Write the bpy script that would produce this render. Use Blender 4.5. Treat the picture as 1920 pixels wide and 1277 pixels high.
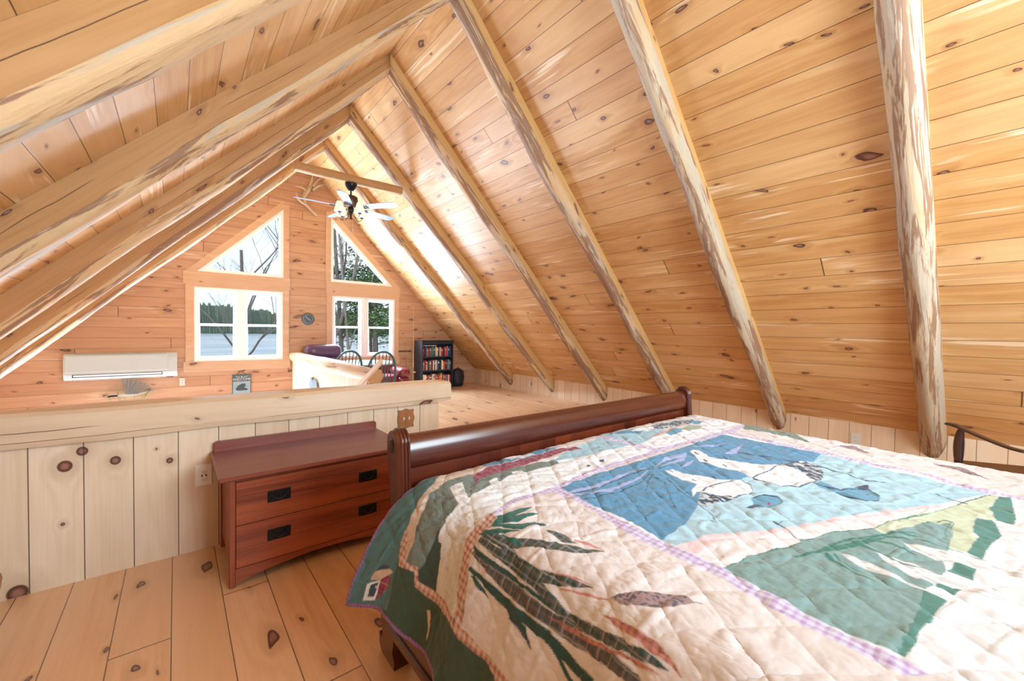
import bpy, bmesh, math, random
import numpy as np
from mathutils import Vector, Matrix

SC = bpy.context.scene
COL = SC.collection
for _o in list(bpy.data.objects): bpy.data.objects.remove(_o)
PI = math.pi
rng = random.Random(7)

# ------------------------------------------------------------------ camera
YAW, PIT, ROL, FPX = .6867, -.0242, .0146, 769.87
cyw, syw = math.cos(YAW), math.sin(YAW)
_F = Vector((syw, cyw, 0)); _R = Vector((cyw, -syw, 0)); _U = Vector((0, 0, 1))
F2 = _F*math.cos(PIT)+_U*math.sin(PIT); U2 = _U*math.cos(PIT)-_F*math.sin(PIT)
R2 = _R*math.cos(ROL)+U2*math.sin(ROL); U3 = U2*math.cos(ROL)-_R*math.sin(ROL)
cd = bpy.data.cameras.new('camera'); cam = bpy.data.objects.new('camera', cd); COL.objects.link(cam)
M = Matrix.Identity(4)
for i in range(3):
    M[i][0] = R2[i]; M[i][1] = U3[i]; M[i][2] = -F2[i]
M[2][3] = 1.40
cam.matrix_world = M
cd.sensor_width = 36; cd.sensor_fit = 'HORIZONTAL'; cd.lens = 36*FPX/1920; cd.clip_start = .05; cd.clip_end = 600
SC.camera = cam

# ------------------------------------------------------------------ sky, daylight, exposure
W = bpy.data.worlds.new('sky'); SC.world = W; W.use_nodes = True
wt = W.node_tree; wt.nodes.clear()
wo = wt.nodes.new('ShaderNodeOutputWorld'); wb = wt.nodes.new('ShaderNodeBackground')
tc = wt.nodes.new('ShaderNodeTexCoord'); wn = wt.nodes.new('ShaderNodeTexNoise'); wr = wt.nodes.new('ShaderNodeValToRGB')
wn.inputs['Scale'].default_value = 2.2; wn.inputs['Detail'].default_value = 5
wr.color_ramp.elements[0].position = .35; wr.color_ramp.elements[0].color = (.66, .80, .95, 1)
wr.color_ramp.elements[1].position = .6; wr.color_ramp.elements[1].color = (.96, .98, 1, 1)
wt.links.new(tc.outputs['Generated'], wn.inputs['Vector']); wt.links.new(wn.outputs['Fac'], wr.inputs['Fac'])
wt.links.new(wr.outputs['Color'], wb.inputs['Color']); wt.links.new(wb.outputs['Background'], wo.inputs['Surface'])
wb.inputs['Strength'].default_value = 1.1

def area(name, loc, aim, sx, sy, power, col=(1, 1, 1)):
    l = bpy.data.lights.new(name, 'AREA'); l.shape = 'RECTANGLE'; l.size = sx; l.size_y = sy; l.energy = power; l.color = col
    o = bpy.data.objects.new(name, l); COL.objects.link(o); o.location = loc
    o.rotation_euler = (Vector(aim)-Vector(loc)).to_track_quat('-Z', 'Y').to_euler(); return o
# daylight from the great-room glass below; two added fill panels outside the loft windows
area('daylight_great_room_window', (.1, 9.0, -1.35), (2.0, 3.5, 2.2), 3.2, 1.7, 380, (.66, .82, 1))
area('upward_fill_panel', (2.0, 11.2, .42), (2.0, 10.8, 3.0), 6.0, 3.6, 3900, (.64, .81, 1))  # added lamp, unseen below the sills, brightens ceiling and rafters from below
area('high_fill_panel', (2.2, 12.6, 6.6), (2.6, 6.0, 1.0), 6.0, 2.6, 10500, (.62, .81, 1))  # added lamp, unseen above the window tops, brightens the far loft floor
# daylight through the rear gable window, behind the bedhead
area('daylight_rear_window', (2.3, -2.45, 2.05), (2.2, 3.2, 1.3), 3.0, 2.3, 315, (.73, .90, .97))
SUN = bpy.data.lights.new('sun', 'SUN'); SUN.energy = 1.2; SUN.angle = math.radians(8); SUN.color = (1, .97, .92)
so = bpy.data.objects.new('sun', SUN); COL.objects.link(so); so.location = (20, 60, 40)
so.rotation_euler = (Vector((0, 0, 0))-Vector((-40, -12, 26))).to_track_quat('-Z', 'Y').to_euler()
vs = SC.view_settings; vs.view_transform = 'Standard'; vs.look = 'None'; vs.gamma = 1; vs.use_curve_mapping = False; vs.exposure = .38
SC.cycles.use_denoising = True
SC.cycles.max_bounces = 10; SC.cycles.diffuse_bounces = 5

# ------------------------------------------------------------------ material helpers
class G:
    def __init__(s, name):
        s.m = bpy.data.materials.new(name); s.m.use_nodes = True; s.t = s.m.node_tree; s.t.nodes.clear()
        s.o = s.t.nodes.new('ShaderNodeOutputMaterial'); s.b = s.t.nodes.new('ShaderNodeBsdfPrincipled')
        s.t.links.new(s.b.outputs[0], s.o.inputs[0])
    def n(s, ty, **kw):
        x = s.t.nodes.new(ty)
        for k, v in kw.items(): setattr(x, k, v)
        return x
    def put(s, sock, v):
        if isinstance(v, bpy.types.NodeSocket): s.t.links.new(v, sock)
        elif v is not None:
            if isinstance(v, (tuple, list)) and len(v) == 3 and sock.type == 'RGBA': v = (*v, 1)
            sock.default_value = v
    def ma(s, op, a, b=None, c=None):
        x = s.n('ShaderNodeMath', operation=op); s.put(x.inputs[0], a)
        if b is not None: s.put(x.inputs[1], b)
        if c is not None: s.put(x.inputs[2], c)
        return x.outputs[0]
    def uv(s):
        x = s.n('ShaderNodeUVMap'); x.uv_map = 'grain'; y = s.n('ShaderNodeSeparateXYZ'); s.t.links.new(x.outputs[0], y.inputs[0])
        return y.outputs[0], y.outputs[1]
    def vec(s, x, y, z=0):
        c = s.n('ShaderNodeCombineXYZ'); s.put(c.inputs[0], x); s.put(c.inputs[1], y); s.put(c.inputs[2], z); return c.outputs[0]
    def noise(s, v, scale=1, detail=3, dist=0, rough=.5):
        x = s.n('ShaderNodeTexNoise'); s.put(x.inputs['Vector'], v); x.inputs['Scale'].default_value = scale
        x.inputs['Detail'].default_value = detail; x.inputs['Distortion'].default_value = dist; x.inputs['Roughness'].default_value = rough
        return x.outputs[0]
    def rand(s, v):
        x = s.n('ShaderNodeTexWhiteNoise', noise_dimensions='1D'); s.put(x.inputs['W'], v); return x.outputs['Value']
    def mix(s, f, a, b, mode='MIX'):
        x = s.n('ShaderNodeMix', data_type='RGBA', blend_type=mode); s.put(x.inputs[0], f); s.put(x.inputs[6], a); s.put(x.inputs[7], b)
        return x.outputs[2]
    def step(s, x, lo, hi, a=0., b=1.):
        r = s.n('ShaderNodeMapRange', interpolation_type='SMOOTHSTEP'); s.put(r.inputs[0], x)
        r.inputs[1].default_value = lo; r.inputs[2].default_value = hi; r.inputs[3].default_value = a; r.inputs[4].default_value = b
        return r.outputs[0]
    def bump(s, h, st=.3, d=.01):
        x = s.n('ShaderNodeBump'); x.inputs['Strength'].default_value = st; x.inputs['Distance'].default_value = d
        s.put(x.inputs['Height'], h); s.t.links.new(x.outputs[0], s.b.inputs['Normal'])
    def fin(s, col=None, rough=None, **kw):
        if col is not None: s.put(s.b.inputs['Base Color'], col)
        if rough is not None: s.put(s.b.inputs['Roughness'], rough)
        for k, v in kw.items(): s.put(s.b.inputs[k.replace('_', ' ')], v)
        return s.m

def flat(name, col, rough=.5, metal=0, var=.12, scale=40, **kw):
    g = G(name); t = g.n('ShaderNodeTexCoord')
    nz = g.noise(t.outputs['Object'], scale, 4)
    c2 = tuple(max(0, c*(1-var)) for c in col); c1 = tuple(min(1, c*(1+var)) for c in col)
    return g.fin(g.mix(nz, c2, c1), rough, Metallic=metal, **kw)

def wood(name, base, dark, light, board=None, off=0., joint=None, knots=.35, kscale=1., rough=.5, grain=.55, spots=(), spec=.4, kcol=(.10, .035, .02), coat=0., tint=.35, streak=.0, seam=.011, cracks=()):
    g = G(name); u, v = g.uv()
    if board:
        vb = g.ma('DIVIDE', g.ma('ADD', v, off), board); idx = g.ma('FLOOR', vb); fr = g.ma('FRACT', vb)
        r1 = g.rand(idx); u2 = g.ma('ADD', u, g.ma('MULTIPLY', r1, 13.7)); idn = idx
        edge = g.ma('MINIMUM', fr, g.ma('SUBTRACT', 1, fr))
        sm = g.step(edge, seam*.6, seam*1.6, 1, 0)
        if joint:
            jn = g.ma('DIVIDE', u2, joint); ji = g.ma('FLOOR', jn); jf = g.ma('FRACT', jn)
            idn = g.ma('ADD', g.ma('MULTIPLY', idx, 7.13), g.ma('MULTIPLY', ji, 3.71))
            je = g.ma('MINIMUM', jf, g.ma('SUBTRACT', 1, jf)); sm = g.ma('MAXIMUM', sm, g.step(je, .0004, .0009, 1, 0))
        idr = g.rand(g.ma('ADD', idn, .37)); idr2 = g.rand(g.ma('ADD', idn, 5.37))
    else:
        oi = g.n('ShaderNodeObjectInfo'); idr = oi.outputs['Random']; idn = g.ma('MULTIPLY', idr, 31.); idr2 = idr; u2 = g.ma('ADD', u, g.ma('MULTIPLY', idr, 9.3)); sm = None
    z = g.ma('MULTIPLY', idn, 2.3)
    # knots
    vo = g.n('ShaderNodeTexVoronoi', voronoi_dimensions='2D', feature='F1')
    wob = g.ma('MULTIPLY', g.noise(g.vec(g.ma('MULTIPLY', u2, 3), g.ma('MULTIPLY', v, 9), z), 1, 2), .5)
    ku = g.ma('MULTIPLY', u2, 2.0*kscale); kv = g.ma('MULTIPLY', v, 4.6*kscale)
    g.put(vo.inputs['Vector'], g.vec(g.ma('ADD', g.ma('ADD', ku, wob), g.ma('MULTIPLY', z, 1.7)), g.ma('ADD', kv, wob), 0)); vo.inputs['Scale'].default_value = 1
    vo.inputs['Randomness'].default_value = .9
    sc = g.n('ShaderNodeSeparateXYZ'); g.t.links.new(vo.outputs['Color'], sc.inputs[0])
    gate = g.ma('LESS_THAN', sc.outputs[0], knots); kr = g.ma('MULTIPLY_ADD', g.ma('POWER', sc.outputs[1], 2.5), .10, .036)
    kd = g.ma('DIVIDE', vo.outputs['Distance'], kr)
    kd = g.ma('ADD', kd, g.ma('MULTIPLY', g.ma('SUBTRACT', 1, gate), 50))
    for (su, sv, sr, sa) in spots:
        dx = g.ma('DIVIDE', g.ma('SUBTRACT', u, su), sr*sa); dy = g.ma('DIVIDE', g.ma('SUBTRACT', v, sv), sr)
        kd = g.ma('MINIMUM', kd, g.ma('SQRT', g.ma('ADD', g.ma('MULTIPLY', dx, dx), g.ma('MULTIPLY', dy, dy))))
    swirl = g.ma('POWER', 2.718, g.ma('MULTIPLY', g.ma('MULTIPLY', kd, kd), -.12))
    # grain
    n1 = g.noise(g.vec(g.ma('MULTIPLY', u2, .55), g.ma('MULTIPLY', v, 5.5), z), 1, 2)
    ph = g.ma('ADD', g.ma('MULTIPLY', n1, 34), g.ma('MULTIPLY', swirl, 9))
    rg = g.ma('MULTIPLY_ADD', g.ma('SINE', ph), .5, .5)
    rg = g.ma('POWER', rg, 1.6)
    n2 = g.noise(g.vec(g.ma('MULTIPLY', u2, 2.5), g.ma('MULTIPLY', v, 95), z), 1, 3)
    gr = g.ma('ADD', g.ma('MULTIPLY', rg, .55), g.ma('MULTIPLY', g.step(n2, .35, .7), .45))
    c = g.mix(g.ma('MULTIPLY', gr, grain), base, dark)
    n3 = g.noise(g.vec(g.ma('MULTIPLY', u2, .8), g.ma('MULTIPLY', v, 6), g.ma('ADD', z, 9)), 1, 2)
    lt = g.ma('MULTIPLY', g.step(n3, .52, .72), .55)
    c = g.mix(lt, c, light)
    c = g.mix(g.ma('MULTIPLY', idr, tint), c, light); c = g.mix(g.ma('MULTIPLY', idr2, tint*.8), c, dark)
    if streak:
        n4 = g.noise(g.vec(g.ma('MULTIPLY', u2, 1.3), g.ma('MULTIPLY', v, 30), g.ma('ADD', z, 3)), 1, 3, .6)
        n5 = g.noise(g.vec(g.ma('MULTIPLY', u2, .9), g.ma('MULTIPLY', v, 3.3), g.ma('ADD', z, 31)), 1, 1)
        c = g.mix(g.ma('MULTIPLY', g.ma('MULTIPLY', g.step(n4, .53, .64), g.step(n5, .56, .66)), streak), c, (.92, .80, .60))
    for (cv, amp, cw) in cracks:
        cn = g.noise(g.vec(g.ma('MULTIPLY', u2, 1.6), cv*7, z), 1, 3); cm = g.noise(g.vec(g.ma('MULTIPLY', u2, .9), cv*17, z), 1, 1)
        dd = g.ma('ABSOLUTE', g.ma('SUBTRACT', g.ma('SUBTRACT', v, cv), g.ma('MULTIPLY', g.ma('SUBTRACT', cn, .5), amp)))
        c = g.mix(g.ma('MULTIPLY', g.step(dd, cw*.5, cw, .9, 0), g.step(cm, .42, .50)), c, (.09, .04, .02))
    halo = g.step(kd, 1.0, 3.2, .45, 0)
    c = g.mix(halo, c, tuple(x*.72 for x in dark))
    ringc = g.mix(g.step(kd, .25, .8), tuple(min(1, x*2.3+.06) for x in kcol), kcol)
    c = g.mix(g.step(kd, .86, 1.08, 1, 0), c, ringc)
    hgt = g.ma('MULTIPLY', gr, -.05)
    if sm is not None:
        c = g.mix(g.ma('MULTIPLY', sm, .85), c, (.055, .025, .012)); hgt = g.ma('SUBTRACT', hgt, sm)
    g.bump(hgt, .35, .004)
    g.b.inputs['Specular IOR Level'].default_value = spec
    g.b.inputs['Coat Weight'].default_value = coat; g.b.inputs['Coat Roughness'].default_value = .2
    return g.fin(c, rough)

def log_mat(name, clean=.5, c1=(.60, .38, .19), c2=(.70, .50, .30), grey=.50):
    g = G(name); u, v = g.uv(); oi = g.n('ShaderNodeObjectInfo'); z = g.ma('MULTIPLY', oi.outputs['Random'], 40)
    w = g.noise(g.vec(g.ma('MULTIPLY', u, 2.5), g.ma('MULTIPLY', v, 8), z), 1, 3)
    a = g.noise(g.vec(g.ma('MULTIPLY', u, 1.3), g.ma('MULTIPLY', v, 20), z), 1, 5, .8)
    b = g.noise(g.vec(g.ma('MULTIPLY', u, 1.1), g.ma('MULTIPLY', v, 13), g.ma('ADD', z, 7)), 1, 5, .5, .65)
    f = g.noise(g.vec(g.ma('MULTIPLY', u, 14), g.ma('MULTIPLY', v, 120), z), 1, 3)
    c = g.mix(w, c1, c2)
    c = g.mix(g.step(a, grey, grey+.06, 0, .8), c, (.48, .43, .36))
    c = g.mix(g.step(b, clean+.07, clean+.13, 0, .9), c, (.24, .12, .07))
    c = g.mix(g.step(g.ma('MULTIPLY', a, b), .33, .36, 0, .6), c, (.58, .55, .49))
    c = g.mix(g.ma('MULTIPLY', f, .35), c, (.30, .17, .08))
    g.bump(g.ma('ADD', a, g.ma('MULTIPLY', b, .8)), .6, .015)
    return g.fin(c, .7)

def glass_mat():
    m = bpy.data.materials.new('window_glass'); m.use_nodes = True; t = m.node_tree; t.nodes.clear()
    o = t.nodes.new('ShaderNodeOutputMaterial'); tr = t.nodes.new('ShaderNodeBsdfTransparent'); gl = t.nodes.new('ShaderNodeBsdfGlossy')
    gl.inputs['Roughness'].default_value = .02; mx = t.nodes.new('ShaderNodeMixShader'); mx.inputs[0].default_value = .003
    tr.inputs[0].default_value = (.97, .99, .985, 1)
    t.links.new(tr.outputs[0], mx.inputs[1]); t.links.new(gl.outputs[0], mx.inputs[2]); t.links.new(mx.outputs[0], o.inputs[0]); return m

PINE = dict(base=(.64, .37, .15), dark=(.47, .22, .07), light=(.79, .56, .31))
M_ceil = wood('pine_ceiling_boards', board=.2, joint=7.5, knots=.6, rough=.42, grain=.85, tint=.5, streak=.6, **PINE)
M_gable = wood('pine_gable_boards', (.55, .31, .185), (.38, .17, .085), (.66, .42, .27), board=.17, joint=6.3, knots=.6, rough=.5, streak=.25)
M_knee = wood('pine_knee_wall_boards', (.70, .52, .36), (.58, .37, .22), (.78, .63, .48), board=.2, off=.0, knots=.3, rough=.5, tint=.5)
HK = [(.64, -.46, .03), (.71, -.395, .024), (.635, -.265, .024), (.59, -.03, .017), (.33, -.47, .009), (.67, -.09, .006), (.02, -.63, .04)]
M_half = wood('pale_pine_half_wall', (.75, .60, .45), (.62, .44, .29), (.82, .71, .58), board=.2, off=.19, knots=0, rough=.5, grain=.8, tint=.35,
              spots=[(k[0], k[1], k[2], 1.05) for k in HK])
M_beam = wood('pine_cap_beam', (.66, .50, .36), (.52, .36, .23), (.72, .56, .40), knots=.34, rough=.5, grain=.45, tint=.1, coat=.45, cracks=((.85, .03, .0028), (.80, .02, .002)))
M_sawn = wood('sawn_rafter_face', (.46, .245, .10), (.34, .155, .055), (.56, .34, .16), knots=.62, rough=.6, grain=.55, tint=.25, kscale=1.0, cracks=((.08, .06, .0028), (.17, .05, .002)))
M_sawnr = wood('sawn_rafter_face_yellow', (.60, .36, .14), (.46, .23, .075), (.70, .47, .22), knots=.5, rough=.6, grain=.55, tint=.2)
M_floor = wood('pine_floor_boards', (.80, .49, .29), (.62, .33, .16), (.88, .62, .42), board=.205, off=.02, joint=4.6, knots=.55, rough=.33, spec=.5, coat=.45, tint=.5, seam=.009, grain=.75)
M_trim = wood('pine_window_casing', (.62, .39, .25), (.50, .27, .15), (.72, .52, .36), knots=.25, rough=.5, grain=.4, tint=.2)
M_oak = wood('dark_oak', (.33, .075, .030), (.12, .022, .011), (.46, .12, .045), knots=0, rough=.38, grain=1., tint=.2, coat=.2)
M_oaktop = wood('oak_top', (.22, .055, .036), (.15, .033, .022), (.27, .08, .05), knots=0, rough=.36, grain=.6, tint=.1, coat=.2)
M_cherry = wood('cherry_bed_panel', (.09, .014, .006), (.03, .005, .003), (.20, .038, .012), board=.13, knots=0, rough=.3, grain=.8, coat=.5, tint=.7, seam=.006)
M_cherry2 = wood('cherry_bed_wood', (.075, .012, .006), (.035, .007, .004), (.12, .026, .011), knots=0, rough=.25, grain=.6, coat=.7, tint=.1)
M_log = log_mat('waney_log_edge', .45, grey=.54); M_bark = log_mat('waney_log_bark', .37)
M_grey = log_mat('weathered_log', .42, (.56, .36, .17), (.60, .55, .44), .44)
M_white = flat('white_vinyl', (.86, .87, .88), .35, var=.02)
M_plast = flat('ivory_plastic', (.62, .60, .54), .4, var=.02)
M_glass = glass_mat()
M_black = flat('black_iron', (.012, .014, .018), .35, .5)
M_blackw = flat('black_painted_wood', (.022, .024, .034), .4)
M_slot = flat('dark_slot', (.03, .03, .035), .6)
M_dkwood = wood('dark_walnut', (.045, .016, .013), (.02, .008, .007), (.07, .024, .018), knots=0, rough=.3, grain=.6, coat=.4)
M_green = flat('dark_green_paint', (.06, .14, .15), .4)
M_brown = wood('brown_plate_wood', (.36, .15, .05), (.20, .07, .025), (.48, .22, .08), knots=0, rough=.45)

# ------------------------------------------------------------------ mesh builder
class MB:
    def __init__(s): s.v = []; s.f = []; s.m = []; s.u = []; s.s = []
    def add(s, vs, fs, mi=0, uvs=None, smooth=False, convex=False):
        o = len(s.v); s.v += [tuple(p) for p in vs]
        if convex: c = sum((Vector(p) for p in vs), Vector())/len(vs)
        for k, f in enumerate(fs):
            f = list(f); uu = list(uvs[k]) if uvs else None
            if convex:
                a, b, d = (Vector(vs[i]) for i in f[:3]); n = (b-a).cross(d-a); fc = sum((Vector(vs[i]) for i in f), Vector())/len(f)
                if n.dot(fc-c) < 0: f.reverse(); uu = uu and uu[::-1]
            s.f.append(tuple(i+o for i in f)); s.m.append(mi); s.u.append(uu); s.s.append(smooth)
        return s
    def box(s, x0, x1, y0, y1, z0, z1, mi=0, b=0., rot=None, piv=None):
        lo = (min(x0, x1), min(y0, y1), min(z0, z1)); hi = (max(x0, x1), max(y0, y1), max(z0, z1))
        if b <= 0:
            vs = [(lo[0] if i & 1 == 0 else hi[0], lo[1] if i & 2 == 0 else hi[1], lo[2] if i & 4 == 0 else hi[2]) for i in range(8)]
            fs = [(0, 1, 3, 2), (4, 5, 7, 6), (0, 1, 5, 4), (2, 3, 7, 6), (0, 2, 6, 4), (1, 3, 7, 5)]
        else:
            b = min(b, *[(hi[i]-lo[i])*.45 for i in range(3)]); vs = []; ix = {}
            for sx in (0, 1):
                for sy in (0, 1):
                    for sz in (0, 1):
                        for a in range(3):
                            p = []
                            for k, sg in enumerate((sx, sy, sz)):
                                e = hi[k] if sg else lo[k]; p.append(e if k == a else e+(-b if sg else b))
                            ix[(sx, sy, sz, a)] = len(vs); vs.append(tuple(p))
            fs = []
            for a in range(3):
                o1, o2 = [k for k in range(3) if k != a]
                for sg in (0, 1):
                    q = []
                    for p1, p2 in ((0, 0), (1, 0), (1, 1), (0, 1)):
                        c = [0, 0, 0]; c[a] = sg; c[o1] = p1; c[o2] = p2; q.append(ix[(*c, a)])
                    fs.append(q)
                for p1 in (0, 1):
                    for p2 in (0, 1):
                        c0 = [0, 0, 0]; c1 = [0, 0, 0]; c0[o1] = c1[o1] = p1; c0[o2] = c1[o2] = p2; c1[a] = 1
                        fs.append([ix[(*c0, o1)], ix[(*c0, o2)], ix[(*c1, o2)], ix[(*c1, o1)]])
            for sx in (0, 1):
                for sy in (0, 1):
                    for sz in (0, 1): fs.append([ix[(sx, sy, sz, k)] for k in range(3)])
        if rot is not None:
            pv = Vector(piv) if piv is not None else Vector([(lo[i]+hi[i])/2 for i in range(3)])
            vs = [tuple(rot@(Vector(p)-pv)+pv) for p in vs]
        return s.add(vs, fs, mi, convex=True)
    def tube(s, pts, r, seg=10, mi=0, cap=True, squash=None, smooth=True):
        P = [Vector(p) for p in pts]; n = len(P); rr = r if isinstance(r, (list, tuple)) else [r]*n
        T = [(P[min(i+1, n-1)]-P[max(i-1, 0)]).normalized() for i in range(n)]
        a = Vector((0, 0, 1)) if abs(T[0].z) < .9 else Vector((1, 0, 0)); N = T[0].cross(a).normalized()
        vs = []; L = 0; Ls = []
        for i in range(n):
            if i: L += (P[i]-P[i-1]).length; N = (N-T[i]*N.dot(T[i])).normalized()
            Ls.append(L); B = T[i].cross(N)
            for k in range(seg):
                t = 2*PI*k/seg; c, d = math.cos(t), math.sin(t)
                if squash: d *= squash
                vs.append(P[i]+(N*c+B*d)*rr[i])
        fs = []; uv = []; R = max(rr)
        for i in range(n-1):
            for k in range(seg):
                k2 = (k+1) % seg; fs.append((i*seg+k, i*seg+k2, (i+1)*seg+k2, (i+1)*seg+k))
                v0, v1 = k*2*PI*R/seg, (k+1)*2*PI*R/seg; uv.append([(Ls[i], v0), (Ls[i], v1), (Ls[i+1], v1), (Ls[i+1], v0)])
        s.add(vs, fs, mi, uv, smooth)
        if cap:
            for e, rev in ((0, True), (n-1, False)):
                f = list(range(seg)); q = [vs[e*seg+k] for k in f]
                s.add(q, [f[::-1] if rev else f], mi)
        return s
    def lathe(s, prof, c=(0, 0, 0), axis='z', seg=24, mi=0, smooth=True, sx=1., sy=1.):
        vs = []; fs = []; uv = []
        for i, (r, h) in enumerate(prof):
            for k in range(seg):
                t = 2*PI*k/seg; p = (r*math.cos(t)*sx, r*math.sin(t)*sy, h)
                if axis == 'y': p = (p[0], h, p[1])
                elif axis == 'x': p = (h, p[0], p[1])
                vs.append((p[0]+c[0], p[1]+c[1], p[2]+c[2]))
        for i in range(len(prof)-1):
            for k in range(seg):
                k2 = (k+1) % seg; f = (i*seg+k, i*seg+k2, (i+1)*seg+k2, (i+1)*seg+k); h0, h1 = prof[i][1], prof[i+1][1]
                u = [(h0, k*.02), (h0, k*.02+.02), (h1, k*.02+.02), (h1, k*.02)]
                if axis == 'y': f = f[::-1]; u = u[::-1]
                fs.append(f); uv.append(u)
        s.add(vs, fs, mi, uv, smooth)
        n = len(prof)
        for e in (0, n-1):
            if prof[e][0] > 1e-5:
                f = list(range(seg)); q = [vs[e*seg+k] for k in f]
                rev = (e == 0) != (axis == 'y')
                s.add(q, [f[::-1] if rev else f], mi)
        return s
    def prism(s, poly, a0, a1, axis='y', mi=0, mi2=None):
        # poly: 2D points; axis y -> (x,z), x -> (y,z), z -> (x,y)
        def P(p, a): return {'y': (p[0], a, p[1]), 'x': (a, p[0], p[1]), 'z': (p[0], p[1], a)}[axis]
        n = len(poly); vs = [P(p, a0) for p in poly]+[P(p, a1) for p in poly]
        ar = sum(poly[i][0]*poly[(i+1) % n][1]-poly[(i+1) % n][0]*poly[i][1] for i in range(n))
        flip = (ar > 0) != (a1 > a0)
        if axis == 'y': flip = not flip
        f0 = list(range(n)); f1 = [i+n for i in range(n)][::-1]; sd = [((i+1) % n, i, i+n, (i+1) % n+n) for i in range(n)]
        fs = [f0[::-1], f1[::-1]]+[q for q in sd]
        if flip: fs = [f[::-1] for f in fs]
        s.add(vs, fs[:2], mi); o = len(s.v)-2*n
        for f in fs[2:]: s.f.append(tuple(i+o for i in f)); s.m.append(mi if mi2 is None else mi2); s.u.append(None); s.s.append(False)
        return s
    def ball(s, c, r, mi=0, seg=16, rings=10, sc=(1, 1, 1)):
        pr = [(max(1e-4, math.sin(PI*i/rings))*r, -math.cos(PI*i/rings)*r) for i in range(rings+1)]
        o = len(s.v); s.lathe(pr, (0, 0, 0), 'z', seg, mi)
        for i in range(o, len(s.v)):
            p = s.v[i]; s.v[i] = (p[0]*sc[0]+c[0], p[1]*sc[1]+c[1], p[2]*sc[2]+c[2])
        return s
    def build(s, name, mats, parent=None, grain=(1, 0, 0), loc=None, rotz=0):
        me = bpy.data.meshes.new(name); me.from_pydata(s.v, [], s.f)
        if not isinstance(mats, (list, tuple)): mats = [mats]
        for m in mats: me.materials.append(m)
        me.polygons.foreach_set('material_index', s.m); me.polygons.foreach_set('use_smooth', s.s)
        me.update()
        ul = me.uv_layers.new(name='grain'); g = Vector(grain).normalized(); g2 = Vector((0, 1, 0)) if abs(g.y) < .7 else Vector((1, 0, 0))
        data = []
        for p, uu in zip(me.polygons, s.u):
            if uu: data += [x for q in uu for x in q]; continue
            n = p.normal; t = n.cross(g)
            if t.length < .35: a = n.cross(g2).normalized(); b = n.cross(a); 
            else: b = None
            for vi in p.vertices:
                co = me.vertices[vi].co
                if b is None:
                    # pick the world axis closest to t so adjoining faces stay in register
                    tt = t.normalized(); k = max(range(3), key=lambda q: abs(tt[q])); sg = 1 if tt[k] > 0 else -1
                    data += [co.dot(g), co[k] if abs(tt[k]) > .85 else co.dot(tt)*sg]
                else: data += [co.dot(a), co.dot(b)]
        ul.data.foreach_set('uv', data)
        o = bpy.data.objects.new(name, me); COL.objects.link(o)
        if parent: o.parent = parent
        if loc is not None: o.location = loc
        if rotz: o.rotation_euler = (0, 0, rotz)
        return o

def empty(name, loc=(0, 0, 0), rotz=0):
    o = bpy.data.objects.new(name, None); COL.objects.link(o); o.location = loc; o.rotation_euler = (0, 0, rotz); o.empty_display_size = .1; return o
def tag(o, label, cat, group=None, kind=None):
    o['label'] = label; o['category'] = cat
    if group: o['group'] = group
    if kind: o['kind'] = kind
    return o
def struct(o): o['kind'] = 'structure'; return o
def kids(o): return [c for c in bpy.data.objects if c.parent == o]
def copy_tree(o, parent=None):
    c = o.copy(); COL.objects.link(c)
    if parent: c.parent = parent
    for ch in kids(o): copy_tree(ch, c)
    return c
def spline(P, n):
    P = [Vector(p) for p in P]; Q = [P[0]*2-P[1]]+P+[P[-1]*2-P[-2]]; out = []
    for i in range(len(P)-1):
        a, b, c, d = Q[i:i+4]
        for k in range(n):
            t = k/n; out.append(.5*((2*b)+(c-a)*t+(2*a-5*b+4*c-d)*t*t+(3*b-a-3*c+d)*t**3))
    return out+[P[-1]]

# ------------------------------------------------------------------ the shell
XR, ZR, SR, SL = 2.03, 4.75, 1.056, 1.025
XK, ZK, YF, YB, XL = 6.17, .378, 9.105, -2.6, -2.235
def zroof(x): return ZR-SR*(x-XR) if x >= XR else ZR-SL*(XR-x)
XW = XL-2.2                                           # over the open great room the left slope runs further down
YH = 3.19
b = MB(); T = .12
b.add([(XR, YB, ZR), (XK+.3, YB, zroof(XK+.3)), (XK+.3, YF, zroof(XK+.3)), (XR, YF, ZR),
       (XR, YB, ZR+T), (XK+.3, YB, zroof(XK+.3)+T), (XK+.3, YF, zroof(XK+.3)+T), (XR, YF, ZR+T)],
      [(0, 3, 2, 1), (4, 5, 6, 7), (0, 1, 5, 4), (1, 2, 6, 5), (2, 3, 7, 6)])
b.add([(XR, YB, ZR), (XW, YB, zroof(XW)), (XW, YF, zroof(XW)), (XR, YF, ZR),
       (XR, YB, ZR+T), (XW, YB, zroof(XW)+T), (XW, YF, zroof(XW)+T), (XR, YF, ZR+T)],
      [(0, 1, 2, 3), (7, 6, 5, 4), (4, 5, 1, 0), (5, 6, 2, 1), (6, 7, 3, 2)])
struct(b.build('ceiling', M_ceil, grain=(0, 1, 0)))

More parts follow.
